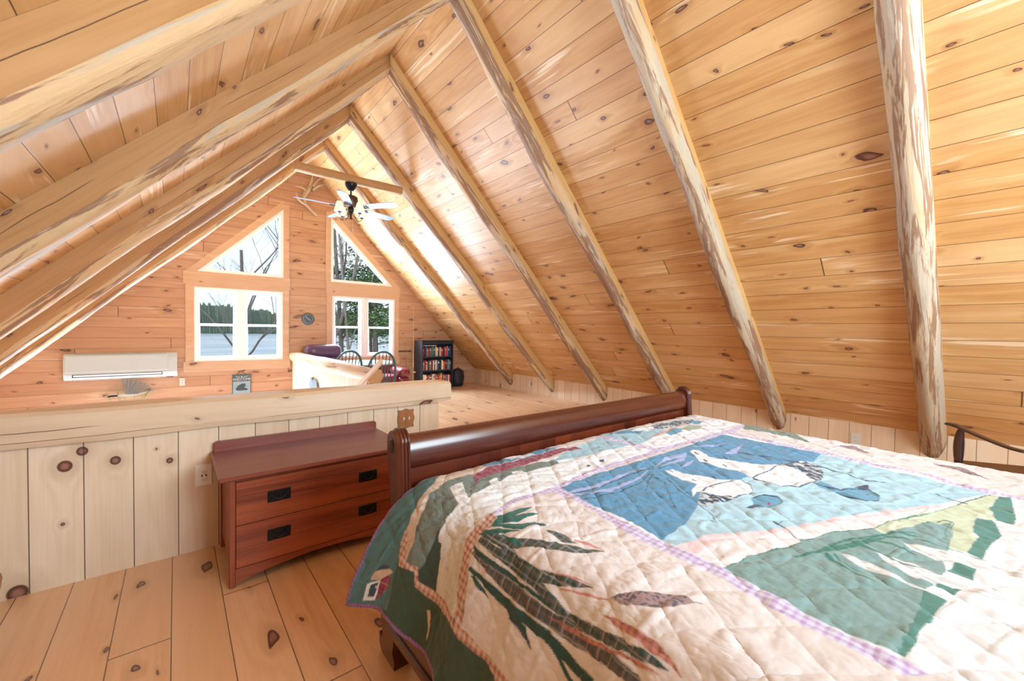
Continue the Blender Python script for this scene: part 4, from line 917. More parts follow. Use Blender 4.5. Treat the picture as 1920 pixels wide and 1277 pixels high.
def build_quilt():
    S = np.arange(0, QW+1e-6, .0030); Tt = np.concatenate([np.arange(0, 1.74, .0030), np.arange(1.74, QL+1e-6, .006)])
    s, t = np.meshgrid(S, Tt, indexing='ij')
    col = np.zeros(s.shape+(3,)); col[:] = (.70, .645, .635)
    hem = (s < .34) & (s < .34); col[s < .30] = QC['dkgreen']
    for c, pat, fl in QP:
        P = np.array(fl, float).reshape(-1, 2)/1000.
        i0, i1 = np.searchsorted(S, P[:, 0].min()), np.searchsorted(S, P[:, 0].max(), 'right'); j0, j1 = np.searchsorted(Tt, P[:, 1].min()), np.searchsorted(Tt, P[:, 1].max(), 'right')
        if i1 <= i0 or j1 <= j0: continue
        a, b_ = s[i0:i1, j0:j1], t[i0:i1, j0:j1]; cov = np.zeros(a.shape); n = len(P)
        for ox, oy in ((-.0011, -.0004), (.0004, -.0011), (.0011, .0004), (-.0004, .0011)):
            ins = np.zeros(a.shape, bool); ax, by = a+ox, b_+oy
            for k in range(n):
                x1, y1 = P[k]; x2, y2 = P[(k+1) % n]
                if y1 != y2: ins ^= ((y1 > by) != (y2 > by)) & (ax < (x2-x1)*(by-y1)/(y2-y1)+x1)
            cov += ins*.25
        cc = np.zeros(a.shape+(3,)); cc[:] = QC[c]
        def blend(m, k, w=1.):
            m = np.clip(m, 0, 1)[..., None]*w; cc[:] = cc*(1-m)+np.array(k)*m
        if pat in ('ging', 'gingr', 'plaid', 'plaidg', 'plaidr'):
            f = 2*PI/.020 if pat in ('ging', 'gingr') else 2*PI/.019
            p1, p2 = np.clip(np.sin(a*f)*1.5+.2, 0, 1), np.clip(np.sin(b_*f)*1.5+.2, 0, 1)
            k = dict(ging=(.42, .22, .52), gingr=(.34, .05, .055), plaid=(.12, .01, .03), plaidg=(.17, .11, .10), plaidr=(.24, .09, .07))[pat]
            blend((p1+p2)*.5, k, .8)
            if pat in ('plaid', 'plaidg'): blend((np.sin(a*f*.5+1) > .96)*1.+(np.sin(b_*f*.5) > .96), (.42, .38, .38), .45)
        elif pat == 'speck': blend(vnoise(a*160, b_*160, 3) > .12, (.05, .05, .10), .75)
        elif pat == 'check': blend((vnoise(a*110, b_*60, 5) > .08), (.62, .64, .66), .85)
        elif pat == 'birch': blend((vnoise(a*130, b_*60, 7)+.4*vnoise(a*40, b_*40, 8) > .14), (.40, .38, .38), .5)
        elif pat == 'edge': pass
        elif pat == 'crinkle': blend(np.clip(vnoise(a*45, b_*160, 2)*1.5+.4, 0, 1), tuple(x*.78 for x in QC[c]), .6)
        v = col[i0:i1, j0:j1]; v[:] = v*(1-cov[..., None])+cc*cov[..., None]
    # bound purple hem
    h = (s < .012) | (t < .010) | (s > QW-.012); col[h] = (.20, .09, .26)
    wk = (np.sin((s+t)*2*PI/.014) > .2) & h; col[wk] = (.34, .14, .30)
    X, Y, Z = quilt_xyz(s, t)
    # stitched diagonals pucker the cloth
    w = .010*vnoise(s*9, t*9, 1)+.004*vnoise(s*31, t*31, 2)
    sp = .118
    def dl(q): q = (q/sp) % 1; return np.minimum(q, 1-q)*sp
    d1, d2 = dl(s*.80+t*.60+w), dl(s*.62-t*.78+w)
    puff = np.minimum(1, np.minimum(d1, d2)/.022)**.7
    hgt = .0034*(puff-.6)
    hgt += .0030*vnoise(s*170+20*vnoise(s*9, t*9, 19), t*70, 21)*(.35+vnoise(s*6, t*6, 23)); hgt += .0040*vnoise(s*22+6*vnoise(s*4, t*4, 9), t*40, 4)+.0022*vnoise(s*60, t*38, 6)+.0012*vnoise(s*120, t*120, 12)
    fold = np.maximum(0, 1-np.abs(vnoise(s*5+2*t, t*11-3*s, 14))/.10); hgt += .0035*fold*(puff)
    dX = np.gradient(X, axis=0), np.gradient(X, axis=1); dY = np.gradient(Y, axis=0), np.gradient(Y, axis=1); dZ = np.gradient(Z, axis=0), np.gradient(Z, axis=1)
    nx_ = dY[0]*dZ[1]-dZ[0]*dY[1]; ny_ = dZ[0]*dX[1]-dX[0]*dZ[1]; nz_ = dX[0]*dY[1]-dY[0]*dX[1]
    ln = np.sqrt(nx_**2+ny_**2+nz_**2)+1e-12; sg = -1.
    X = X+sg*nx_/ln*hgt; Y = Y+sg*ny_/ln*hgt; Z = Z+sg*nz_/ln*hgt
    m, n = s.shape; N = m*n; me = bpy.data.meshes.new('patchwork_quilt')
    base = np.array([1.9, .5, .0])
    co = np.stack([X, Y, Z], -1).reshape(-1, 3)-base
    me.vertices.add(N); me.vertices.foreach_set('co', co.astype(np.float32).ravel())
    idx = np.arange(N).reshape(m, n); q = np.stack([idx[:-1, :-1], idx[:-1, 1:], idx[1:, 1:], idx[1:, :-1]], -1).reshape(-1, 4)
    me.loops.add(q.size); me.loops.foreach_set('vertex_index', q.ravel().astype(np.int32))
    me.polygons.add(len(q)); me.polygons.foreach_set('loop_start', (np.arange(len(q))*4).astype(np.int32)); me.polygons.foreach_set('loop_total', np.full(len(q), 4, np.int32))
    me.polygons.foreach_set('use_smooth', np.ones(len(q), bool)); me.update(calc_edges=True)
    ca = me.color_attributes.new('patchwork', 'FLOAT_COLOR', 'POINT')
    cv = np.concatenate([(col*np.array([.93, 1., 1.10])).reshape(-1, 3), np.ones((N, 1))], 1); ca.data.foreach_set('color', cv.astype(np.float32).ravel())
    g = G('quilt_cotton'); at = g.n('ShaderNodeVertexColor'); at.layer_name = 'patchwork'; tx = g.n('ShaderNodeTexCoord')
    nz = g.noise(tx.outputs['Object'], 420, 3); g.bump(nz, .25, .002)
    g.fin(at.outputs[0], .85, Sheen_Weight=.15); me.materials.append(g.m)
    o = bpy.data.objects.new('patchwork_quilt', me); COL.objects.link(o); o.location = base
    md = o.modifiers.new('thickness', 'SOLIDIFY'); md.thickness = .008; md.offset = 1 if sg > 0 else 1
    tag(o, 'patchwork quilt with appliqued loons, birches and cattails draped over the bed', 'quilt')
build_quilt()

# ------------------------------------------------------------------ wall plates
def outlet(name, loc, face, label, w=.075, h=.12, style='duplex', mats=None):
    e = empty(name, loc, {'y': 0, 'x': -PI/2}[face]); b = MB().box(-w/2, w/2, -.007, 0, -h/2, h/2, b=.004); b.build('plate', M_plast if style == 'duplex' else M_white, e)
    if style == 'decora':
        b = MB().box(-.017, .017, -.010, -.006, -.034, .034, b=.002); c = b.build('receptacle', M_white, e); d = MB()
        for z in (-.022, .022):
            for x in (-.006, .006): d.box(x-.0012, x+.0012, -.0108, -.0098, z-.004, z+.004)
            d.box(-.002, .002, -.0108, -.0098, z-.011, z-.007)
        for x in (-.010, .010): d.box(x-.0035, x+.0035, -.0108, -.0098, -.006, .006)
        d.build('slots', M_slot, c)
    else:
        for z in (-.021, .021):
            b = MB(); b.lathe([(.0165, -.010), (.0165, -.006)], (0, 0, z), 'y', 20); c = b.build('receptacle', M_plast, e); d = MB()
            for x in (-.006, .006): d.box(x-.0012, x+.0012, -.0106, -.0098, z-.002, z+.007)
            d.lathe([(.0022, -.0106), (.0022, -.0098)], (0, 0, z-.008), 'y', 8); d.build('slots', M_slot, c)
    return tag(e, label, 'outlet')
outlet('wall_outlet', (.134, YH, .467), 'y', 'white outlet with charging ports on the half wall beside the dresser', .086, .134, 'decora')
outlet('wall_outlet', (.088, YF, .43), 'y', 'ivory outlet on the far wall below the air conditioner', .075, .13)
outlet('wall_outlet', (XK, 1.138, .188), 'x', 'ivory outlet low on the right knee wall beyond the bed', .092, .135)
outlet('wall_outlet', (XK, 6.885, .21), 'x', 'tiny ivory outlet low on the far right knee wall', .08, .13)
# switch plate
e = empty('switch_plate', (1.482, YH, .655)); P = []
for i in range(48):
    t = 2*PI*i/48; c, d = math.cos(t), math.sin(t); sx = math.copysign(abs(c)**.35, c); sz = math.copysign(abs(d)**.35, d)
    P.append((sx*(.070+.006*math.cos(2*PI*sz*1.0)), sz*(.077+.006*math.cos(PI*sx*2))))
b = MB(); b.prism(P, -.010, 0, 'y'); b.build('plate', M_brown, e, grain=(0, 0, 1))
for x in (-.023, .023):
    b = MB(); b.box(x-.005, x+.005, -.014, -.009, -.012, .012, b=.002); b.box(x-.004, x+.004, -.026, -.012, -.002, .010, b=.002, rot=Matrix.Rotation(-.4, 3, 'X')); b.build('toggle', M_white, e)
tag(e, 'wavy-edged brown wooden double switch plate on the half wall', 'light switch')

# ------------------------------------------------------------------ mini split
e = empty('air_conditioner', (-.635, YF-.003, .755)); w = .655
P = [(0, -.20), (-.15, -.20), (-.185, -.17), (-.20, -.12), (-.20, .12), (-.18, .175), (-.14, .195), (0, .195)]
b = MB(); b.prism(P, -w, w, 'x'); M_ac = flat('ac_white', (.52, .57, .60), .4, var=.02); b.build('body', M_ac, e, grain=(0, 1, 0))
b = MB(); b.box(-w+.02, w-.12, -.206, -.196, -.085, .165, b=.003); b.build('front_panel', M_ac, e)
b = MB(); b.box(-w+.10, w-.20, -.202, -.185, -.155, -.125, b=.002, rot=Matrix.Rotation(.2, 3, 'X')); b.build('louver', M_white, e)
b = MB(); b.box(-w+.09, w-.19, -.200, -.18, -.162, -.118); b.build('air_slot', M_slot, e)
b = MB()
for i in range(7): b.box(-w+.10+i*.155, -w+.24+i*.155, -.16, -.03, .194, .198)
b.build('top_grille', flat('grille_grey', (.45, .45, .44), .5), e)
tag(e, 'long ivory wall air conditioner left of the windows', 'air conditioner')

# ------------------------------------------------------------------ clock
M_slate = flat('slate_blue_grey', (.085, .115, .14), .6, var=.25, scale=20)
M_pale = flat('pale_marks', (.62, .66, .68), .6)
e = empty('wall_clock', (2.085, YF, 1.575)); b = MB(); b.lathe([(.118, 0), (.122, -.012), (.118, -.024), (.108, -.026), (.001, -.026)], (0, 0, 0), 'y', 40); b.build('face', M_slate, e)
for k in range(12):
    b = MB(); t = PI/6*k; r_ = .090; b.box(-.004, .004, -.029, -.026, r_-.009, r_+.009, rot=Matrix.Rotation(t, 3, 'Y'), piv=(0, -.026, 0)); b.build('hour_mark', M_pale, e)
b = MB(); b.box(-.004, .004, -.032, -.028, -.01, .055, rot=Matrix.Rotation(2.15, 3, 'Y'), piv=(0, -.03, 0)); b.build('hour_hand', M_pale, e)
b = MB(); b.box(-.003, .003, -.035, -.031, -.01, .075, rot=Matrix.Rotation(-.75, 3, 'Y'), piv=(0, -.03, 0)); b.build('minute_hand', M_pale, e)
tag(e, 'round slate-blue wall clock between the two windows', 'clock')

# ------------------------------------------------------------------ slate welcome sign with a loon
e = empty('welcome_sign', (.952, YF, .33)); b = MB(); b.box(-.148, .148, -.014, 0, -.20, .185, b=.003); b.build('slate_board', M_slate, e)
b = MB(); b.box(-.135, .135, -.017, -.013, -.19, .05); b.build('painted_panel', flat('sign_pale_blue', (.30, .42, .50), .7), e)
fc = bpy.data.curves.new('txt', 'FONT'); fc.body = 'WELCOME'; fc.size = .058; fc.align_x = 'CENTER'; fc.extrude = .001
to = bpy.data.objects.new('txt', fc); COL.objects.link(to); dg = bpy.context.evaluated_depsgraph_get(); me = bpy.data.meshes.new_from_object(to.evaluated_get(dg)); bpy.data.objects.remove(to)
o = bpy.data.objects.new('lettering', me); me.materials.clear(); me.materials.append(M_pale); COL.objects.link(o); o.parent = e; o.rotation_euler = (PI/2, 0, 0); o.location = (0, -.0155, .070)
b = MB()
for sx in (-1, 1):
    for k in range(4): b.ball((sx*(.03+k*.018), -.016, .125+.004*k+(k % 2)*.008), .009, seg=8, rings=5, sc=(1, .25, .6))
b.ball((0, -.016, .135), .012, seg=10, rings=6, sc=(1, .3, 1)); b.build('ornament', M_pale, e)
b = MB(); b.prism([(-.10, -.09), (-.06, -.03), (-.01, .0), (.04, .01), (.07, -.005), (.05, -.015), (.07, -.04), (.03, -.06), (.10, -.10), (.08, -.12), (-.07, -.12)], -.020, -.016, 'y')
b.build('loon_figure', flat('loon_dark', (.05, .07, .08), .6), e)
b = MB(); b.tube([(-.07, -.007, .185), (-.02, -.012, .245), (.0, -.01, .235), (.06, -.012, .245), (.0, -.01, .23), (.07, -.007, .185)], .004, 6); b.tube([(-.06, -.012, .24), (0, -.012, .235), (.05, -.012, .262)], .004, 6)
b.build('twig_hanger', M_dkwood, e)
tag(e, 'slate welcome sign with a painted loon under the left window', 'sign')

# ------------------------------------------------------------------ flying goose wall art
e = empty('goose_wall_art', (-.62, YF, .25)); M_gg = flat('goose_grey', (.18, .19, .18), .6, var=.4, scale=60)
b = MB(); b.prism([(-.215, .0), (-.20, .022), (-.17, .028), (-.13, .018), (-.06, .03), (.03, .045), (.13, .045), (.20, .05), (.245, .06), (.23, .03), (.15, .005), (.05, -.02), (-.04, -.01), (-.10, .004), (-.17, .004)], -.05, -.035, 'y')
b.build('body', flat('goose_cream', (.55, .50, .42), .6), e)
b = MB(); b.prism([(-.225, -.002), (-.20, .022), (-.17, .028), (-.10, .026), (-.10, .004), (-.18, .002)], -.054, -.034, 'y'); b.build('neck', M_black, e)
for k in range(9):
    b = MB(); a = math.radians(95-k*9.5); L = .26-.008*k; x0 = .0+.016*k; u = (math.cos(a), math.sin(a))
    b.prism([(x0-.012, .03), (x0+.012, .03), (x0+u[0]*L+.012, .03+u[1]*L-.01), (x0+u[0]*L, .03+u[1]*L+.01), (x0+u[0]*L-.014, .03+u[1]*L-.008)], -.058-.002*k, -.053-.002*k, 'y'); b.build('wing_feather', M_gg, e)
M_mg = flat('marsh_green', (.30, .32, .12), .7)
for k, (x, a, L) in enumerate(((-.18, 2.0, .12), (-.08, 1.75, .20), (.18, 1.2, .13), (.21, .9, .15), (-.02, 1.3, .1), (.1, 1.4, .08))):
    b = MB(); p = [(x, -.03, -.08), (x+math.cos(a)*L*.6, -.035, -.08+math.sin(a)*L*.9), (x+math.cos(a)*L*1.3, -.04, -.06+math.sin(a)*L*1.3)]; b.tube(p, [.006, .012, .003], 6); b.build('marsh_leaf', M_mg, e)
tag(e, 'flying goose wall sculpture with marsh grass under the air conditioner', 'wall art')

# ------------------------------------------------------------------ antler
b = MB(); pal = spline([(2.03, -.05, 3.86), (1.98, -.07, 3.98), (2.03, -.09, 4.12), (2.10, -.10, 4.24)], 4)
b.tube(pal, [.03, .045, .05, .055, .06, .065, .075, .08, .085, .085, .08, .07, .05], 12, squash=.35)
for tp in ([(2.08, -.1, 4.20), (2.11, -.12, 4.32), (2.13, -.15, 4.44)], [(2.14, -.1, 4.22), (2.22, -.12, 4.36), (2.31, -.16, 4.44)], [(2.14, -.1, 4.16), (2.25, -.13, 4.26), (2.40, -.16, 4.34)], [(2.02, -.09, 4.14), (1.93, -.12, 4.16), (1.80, -.16, 4.15)]):
    b.tube(spline(tp, 4), [.03, .027, .024, .021, .018, .015, .012, .008, .004], 8)
b.tube(spline([(2.24, -.05, 3.68), (2.14, -.05, 3.76), (2.03, -.05, 3.86), (1.93, -.06, 3.90), (1.86, -.08, 3.98), (1.84, -.10, 4.05)], 4), [.035, .032, .030]+[.028]*13+[.02, .012, .01, .008, .005], 10)
b.v = [(p[0]-2.03, p[1], p[2]-4.0) for p in b.v]
tag(b.build('moose_antler', flat('antler_bone', (.52, .40, .27), .6, var=.25, scale=8), loc=(2.03, YF-.01, 4.0)), 'pale forked antler hung high on the far wall, behind the ceiling fan', 'antler')

# ------------------------------------------------------------------ ceiling fan
FX, FY = 2.03, 6.31
e = empty('ceiling_fan', (FX, FY, 3.55)); M_rust = flat('bronze_motor', (.075, .045, .035), .35, .6, var=.4, scale=12)
M_blade = flat('blade_pale_face', (.30, .38, .50), .25, var=.05)
b = MB(); b.lathe([(.085, 0), (.085, -.02), (.075, -.05), (.045, -.09), (.030, -.11)], seg=28); b.lathe([(.013, -.10), (.013, -.20)], seg=12); b.build('canopy', M_black, e)
b = MB(); b.lathe([(.02, -.17), (.06, -.18), (.095, -.20), (.10, -.23), (.10, -.31), (.085, -.34), (.04, -.355), (.02, -.36)], seg=32); b.build('motor', M_rust, e)
def hexa(P, h=.006): return P
for k, an in enumerate((-53, 16, 96, 178, 243)):
    a = math.radians(an); R = Matrix.Rotation(a, 3, 'Z'); tl = Matrix.Rotation(math.radians(-12), 3, 'X')
    P = [(.22, -.045), (.26, -.062), (.62, -.075), (.745, -.06), (.77, 0), (.745, .06), (.62, .075), (.26, .062), (.22, .045)]
    b = MB(); b.prism(P, -.004, .004, 'z'); b.v = [tuple(R@(tl@Vector(p))+Vector((0, 0, -.352))) for p in b.v]; bl = b.build('blade', M_blade, e)
    b = MB()
    for j, (u0, v0, u1, v1) in enumerate(((.08, 0, .30, 0), (.15, .0, .24, .045), (.15, 0, .24, -.045), (.20, 0, .29, .035), (.20, 0, .29, -.035))):
        b.tube([(u0, v0, .01), ((u0+u1)/2, (v0+v1)/2+.004, -.006), (u1, v1, -.004)], .006, 6)
    b.v = [tuple(R@(tl@Vector(p))+Vector((0, 0, -.36))) for p in b.v]; b.build('branch_bracket', M_black, bl)
b = MB(); b.lathe([(.02, -.35), (.045, -.37), (.04, -.41), (.02, -.44), (.012, -.50), (.02, -.52), (.001, -.53)], seg=20)
gs = G('lamp_shade_glow'); gs.fin((.80, .68, .50), .7); gs.b.inputs['Emission Color'].default_value = (1, .72, .42, 1); gs.b.inputs['Emission Strength'].default_value = .9
b.build('light_kit_hub', M_black, e)
for k in range(4):
    a = math.radians(20+90*k); c, s_ = math.cos(a), math.sin(a)
    b = MB(); pt_ = spline([(.03, -.42), (.09, -.50), (.15, -.525), (.19, -.50), (.195, -.47)], 5); b.tube([(c*p[0], s_*p[0], p[1]) for p in [(q[0], q[1]) for q in [(v[0], v[1]) for v in spline([(.03, -.42, 0), (.09, -.50, 0), (.15, -.525, 0), (.19, -.50, 0), (.195, -.47, 0)], 5)]]], .005, 8)
    b.lathe([(.001, -.475), (.030, -.47), (.032, -.463), (.012, -.455), (.012, -.44)], (c*.195, s_*.195, 0), seg=16)
    ar = b.build('lamp_arm', M_black, e)
    b = MB(); b.lathe([(.075, -.455), (.066, -.42), (.050, -.36), (.038, -.315)], (c*.195, s_*.195, 0), seg=24); b.build('lamp_shade', gs.m, ar)
    l = bpy.data.lights.new('fan_bulb', 'POINT'); l.energy = 2.5; l.color = (1, .74, .45); l.shadow_soft_size = .02
    lo = bpy.data.objects.new('fan_bulb', l); COL.objects.link(lo); lo.location = (FX+c*.195, FY+s_*.195, 3.55-.42)
b = MB(); b.tube([(.02, -.02, -.52), (.022, -.02, -.66)], .002, 6); b.tube([(.022, -.02, -.66), (.022, -.02, -.71)], [.006, .004], 8); b.build('pull_chain', M_plast, e)
tag(e, 'rustic dark ceiling fan with five pale blades and small lamp shades', 'ceiling fan')

# ------------------------------------------------------------------ stair handrail and loon cut-out on the stair wall
b = MB(); p0, p1 = Vector((1.70, 4.28, 1.075)), Vector((1.70, 5.9, .27)); d = (p1-p0); L = d.length; ang = math.atan2(d.z, d.y)
b.box(-.02, .02, 0, L, -.05, 0, b=.004); b.v = [tuple(Matrix.Rotation(ang, 3, 'X')@Vector(p)) for p in b.v]
tag(b.build('stair_handrail', M_beam, grain=(0, math.cos(ang), math.sin(ang)), loc=p0), 'pale board handrail sloping down beside the log-capped stair wall', 'handrail')
for yy in ((4.75), (5.5)):
    zz = 1.075+(yy-4.28)*(d.z/d.y)-.05
b = MB(); b.prism([(7.62, .40), (7.60, .50), (7.55, .555), (7.46, .56), (7.42, .52), (7.30, .55), (7.16, .50), (7.10, .40), (7.2, .33), (7.45, .31)], 1.765, 1.795, 'x'); b.v = [(p[0]-1.78, p[1]-7.4, p[2]-.4) for p in b.v]
M_loon = flat('loon_cutout', (.16, .20, .22), .6, var=.8, scale=12)
tag(b.build('bird_cutout', M_loon, loc=(1.782, 7.4, .4)), 'small grey and white bird cut-out on the stair wall boards', 'wall art')

# ------------------------------------------------------------------ bookcase, books, backpack
bx0, bx1, by0, by1, bh = 4.385, 5.215, 8.60, 8.98, 1.14
def bprt(b, nm, m, par): b.v = [(p[0]-4.8, p[1]-8.8, p[2]) for p in b.v]; return b.build(nm, m, par, grain=(0, 0, 1))
e = empty('bookcase', (4.8, 8.8, 0))
bprt(MB().box(bx0, bx0+.03, by0, by1, 0, bh-.03, b=.003), 'side_panel', M_blackw, e); bprt(MB().box(bx1-.03, bx1, by0, by1, 0, bh-.03, b=.003), 'side_panel', M_blackw, e)
bprt(MB().box(bx0-.01, bx1+.01, by0-.01, by1, bh-.03, bh, b=.004), 'top', M_blackw, e); bprt(MB().box(bx0+.03, bx1-.03, by1-.012, by1, 0, bh-.03), 'back_panel', M_blackw, e)
bprt(MB().box(bx0+.03, bx1-.03, by0+.005, by0+.02, bh-.09, bh-.03), 'top_rail', M_blackw, e)
sh = [.11, .44, .765]
for z in sh: bprt(MB().box(bx0+.03, bx1-.03, by0+.01, by1-.012, z-.03, z, b=.002), 'shelf', M_blackw, e)
bprt(MB().box(bx0+.03, bx1-.03, by0+.003, by0+.02, 0, .08), 'plinth', M_blackw, e)
tag(e, 'black three-shelf bookcase full of books at the far wall', 'bookcase')
BC = {'red': (.45, .03, .04), 'black': (.02, .02, .025), 'white': (.75, .74, .70), 'navy': (.03, .05, .14), 'teal': (.05, .16, .18), 'tan': (.55, .38, .20), 'grey': (.22, .22, .23), 'maroon': (.20, .02, .04), 'pink': (.60, .15, .20), 'green': (.08, .15, .06), 'orange': (.70, .25, .05), 'cream': (.70, .62, .45)}
BM = {k: flat('book_'+k, v, .5, var=.06) for k, v in BC.items()}
rows = [['red', 'black', 'navy', 'grey', 'red', 'maroon', 'teal', 'green', 'teal', 'navy', 'tan', 'cream', 'black', 'grey', 'white', 'red', 'black', 'maroon', 'pink', 'red', 'grey', 'navy', 'navy'],
        ['grey', 'maroon', 'red', 'cream', 'green', 'black', 'grey', 'maroon', 'white', 'black', 'white', 'grey', 'navy', 'black', 'teal', 'white', 'orange', 'red', 'black', 'teal', 'grey', 'teal'],
        ['white', 'cream', 'white', 'maroon', 'red', 'pink', 'green', 'black', 'white', 'cream', 'pink', 'grey', 'red', 'red', 'orange', 'tan', 'black', 'pink', 'red', 'grey', 'maroon', 'white', 'red']]
nm = ['bottom', 'middle', 'top']; ordn = ['first', 'second', 'third', 'fourth', 'fifth', 'sixth', 'seventh', 'eighth', 'ninth', 'tenth', 'eleventh', 'twelfth', 'thirteenth', 'fourteenth', 'fifteenth', 'sixteenth', 'seventeenth', 'eighteenth', 'nineteenth', 'twentieth', 'twenty-first', 'twenty-second', 'twenty-third']
rb = random.Random(12)
for ri, cols in enumerate(rows):
    z = sh[2-ri]; x = bx0+.036; avail = bx1-.03-x-.015; ws = [rb.uniform(.7, 1.4) for _ in cols]; tot = sum(ws); cnt = {}
    for i, (c, w_) in enumerate(zip(cols, ws)):
        w2 = w_/tot*avail; hh = rb.uniform(.19, .245); dd = rb.uniform(.13, .17)
        b = MB(); t = .0025; yb = by0+.035+rb.uniform(0, .02)
        b.box(0, t, yb, yb+dd, 0, hh); b.box(w2-.0012-t, w2-.0012, yb, yb+dd, 0, hh); b.box(t, w2-.0012-t, yb, yb+t, 0, hh); b.box(t, w2-.0012-t, yb+t, yb+dd-.004, .004, hh-.004, 1)
        if i % 3 == 0: b.box(t, w2-.0012-t, yb-.0004, yb, hh*.65, hh*.8, 1)
        o = b.build('book', [BM[c], BM['cream' if c != 'cream' else 'maroon']], loc=(x, 0, z+.0005)); x += w2
        tag(o, '%s-spined upright book, %s from the left on the %s shelf of the black bookcase' % (c, ordn[i], nm[2-ri]), 'book', 'books on the %s shelf of the black bookcase' % nm[2-ri])
b = MB().box(bx0+.045, bx0+.40, by0+.05, by0+.20, 0, .012, b=.001); z = sh[2]+.246
tag(b.build('book', BM['white'], loc=(0, 0, z)), 'white book lying flat along the tops of the top-shelf books', 'book', 'books on the top shelf of the black bookcase')
b = MB(); vs = []; e = empty('backpack', (5.42, 8.72, 0)); M_bag = flat('black_nylon', (.012, .013, .020), .6)
pr = [(.01, 0), (.11, .0), (.145, .03), (.155, .12), (.15, .26), (.135, .36), (.10, .42), (.05, .44), (.001, .445)]
b.lathe(pr, seg=28, sy=.62); b.build('body', M_bag, e); b = MB(); b.lathe([(.01, .04), (.10, .05), (.115, .10), (.11, .20), (.06, .24), (.001, .245)], (0, -.055, 0), seg=24, sy=.5); b.build('front_pocket', M_bag, e)
b = MB(); b.tube(spline([(.10, .0, .40), (.165, .0, .33), (.175, .0, .18), (.15, 0, .06)], 5), .012, 8); b.build('strap', M_black, e)
b = MB(); b.tube(spline([(-.03, 0, .435), (0, 0, .47), (.03, 0, .435)], 5), .007, 8); b.build('grab_handle', M_black, e)
tag(e, 'black backpack standing on the floor at the right of the bookcase', 'backpack')

# ------------------------------------------------------------------ fishing rods on a rack
b = MB(); b.box(4.03, 4.36, YF-.03, YF, .865, .885, b=.003)
for k in range(5): b.tube([(4.05+k*.07, YF-.03, .875), (4.05+k*.07, YF-.075, .875), (4.05+k*.07, YF-.08, .90)], .005, 6)
b.v = [(p[0]-4.2, p[1]-YF, p[2]-.87) for p in b.v]
tag(b.build('rod_rack', M_black, loc=(4.2, YF, .87)), 'small dark peg rack on the far wall holding the fishing rods', 'rack')
def rod(p0, p1, m, label, reel):
    e = empty('fishing_rod', p0); d = Vector(p1)-Vector(p0); b = MB(); b.tube([d*.25, d*.6, d], [.008, .005, .002], 8); b.build('blank', m, e)
    b = MB(); b.tube([(0, 0, 0), d*.02, d*.12, d*.26], [.010, .014, .013, .010], 10); b.build('grip', flat('rod_grip', (.10, .03, .03) if reel == 0 else (.45, .30, .16), .7), e)
    b = MB(); c = d*.2; b.lathe([(.001, -.025), (.022, -.025), (.022, -.018), (.012, -.015), (.012, .012), (.022, .015), (.022, .022), (.001, .025)], (c.x, c.y-.045, c.z), 'x', 16); b.tube([(c.x, c.y-.01, c.z), (c.x, c.y-.045, c.z)], .005, 6); b.build('reel', M_rust if reel == 0 else M_pale, e)
    tag(e, label, 'fishing rod')
rod((4.13, 8.82, .012), (4.16, 9.02, 1.02), flat('rod_red', (.38, .02, .03), .4), 'short red fishing rod leaning at the far wall rack', 0)
rod((4.27, 8.80, .012), (4.37, 9.04, 1.95), flat('rod_cream', (.72, .60, .42), .4), 'tall pale fishing rod leaning between red rod and bookcase', 1)

# ------------------------------------------------------------------ windsor chairs, table, leather seats
def bow_chair(loc, rz):
    e = empty('windsor_chair', loc, rz); zs = .46; m = M_green
    P = [(-.20, -.19), (-.23, 0), (-.21, .17), (-.12, .22), (.12, .22), (.21, .17), (.23, 0), (.20, -.19), (.1, -.215), (-.1, -.215)]
    b = MB(); b.prism(P, zs-.035, zs, 'z'); b.build('seat', m, e)
    for sx in (-1, 1):
        for sy in (-1, 1):
            b = MB(); b.tube([(sx*.15, sy*.14, zs-.03), (sx*.19, sy*.18, zs*.5), (sx*.225, sy*.215, 0)], [.014, .020, .012], 10); b.build('leg', m, e)
    b = MB(); b.tube([(-.19, 0, .2), (.19, 0, .2)], .010, 8); b.tube([(-.2, -.19, .22), (-.2, .19, .22)], .010, 8); b.tube([(.2, -.19, .22), (.2, .19, .22)], .010, 8); b.build('stretcher', m, e)
    bow = []; 
    for k in range(25):
        t = PI*k/24; x = -.25*math.cos(t) if True else 0; h = math.sin(t)**.62; bow.append((x*(1-.12*(1-h)), -.17-.13*h, zs-.01+.57*h))
    b = MB(); b.tube(bow, .019, 10); b.build('bow', m, e)
    for k in range(7):
        x = -.16+.32*k/6; xt = x*1.12; h = math.sin(math.acos(max(-1, min(1, xt/.25))))**.62
        b = MB(); b.tube([(x*.85, -.165, zs-.01), (xt, -.17-.13*h, zs-.01+.57*h)], [.010, .008], 8); b.build('spindle', m, e)
    return e
c = bow_chair((2.24, 7.30, 0), .03); tag(c, 'green bow-back windsor chair nearer the leather recliner, partly behind the log cap', 'chair', 'green windsor chairs at the loft table')
c = bow_chair((2.66, 6.83, 0), -.10); tag(c, 'green bow-back windsor chair at the right, beside the pale handrail', 'chair', 'green windsor chairs at the loft table')
e = empty('table', (2.75, 7.75, 0)); M_ttop = flat('pale_glazed_top', (.62, .72, .74), .25, var=.05)
b = MB(); b.lathe([(.001, .735), (.55, .735), (.565, .745), (.565, .76), (.555, .765), (.001, .765)], seg=48); b.build('table_top', M_ttop, e)
b = MB(); b.lathe([(.05, .05), (.045, .2), (.07, .35), (.04, .5), (.06, .65), (.12, .735)], seg=24)
for k in range(4):
    a = PI/2*k+.5; b.tube(spline([(0, 0, .18), (math.cos(a)*.2, math.sin(a)*.2, .14), (math.cos(a)*.38, math.sin(a)*.38, .03)], 4), .028, 8)
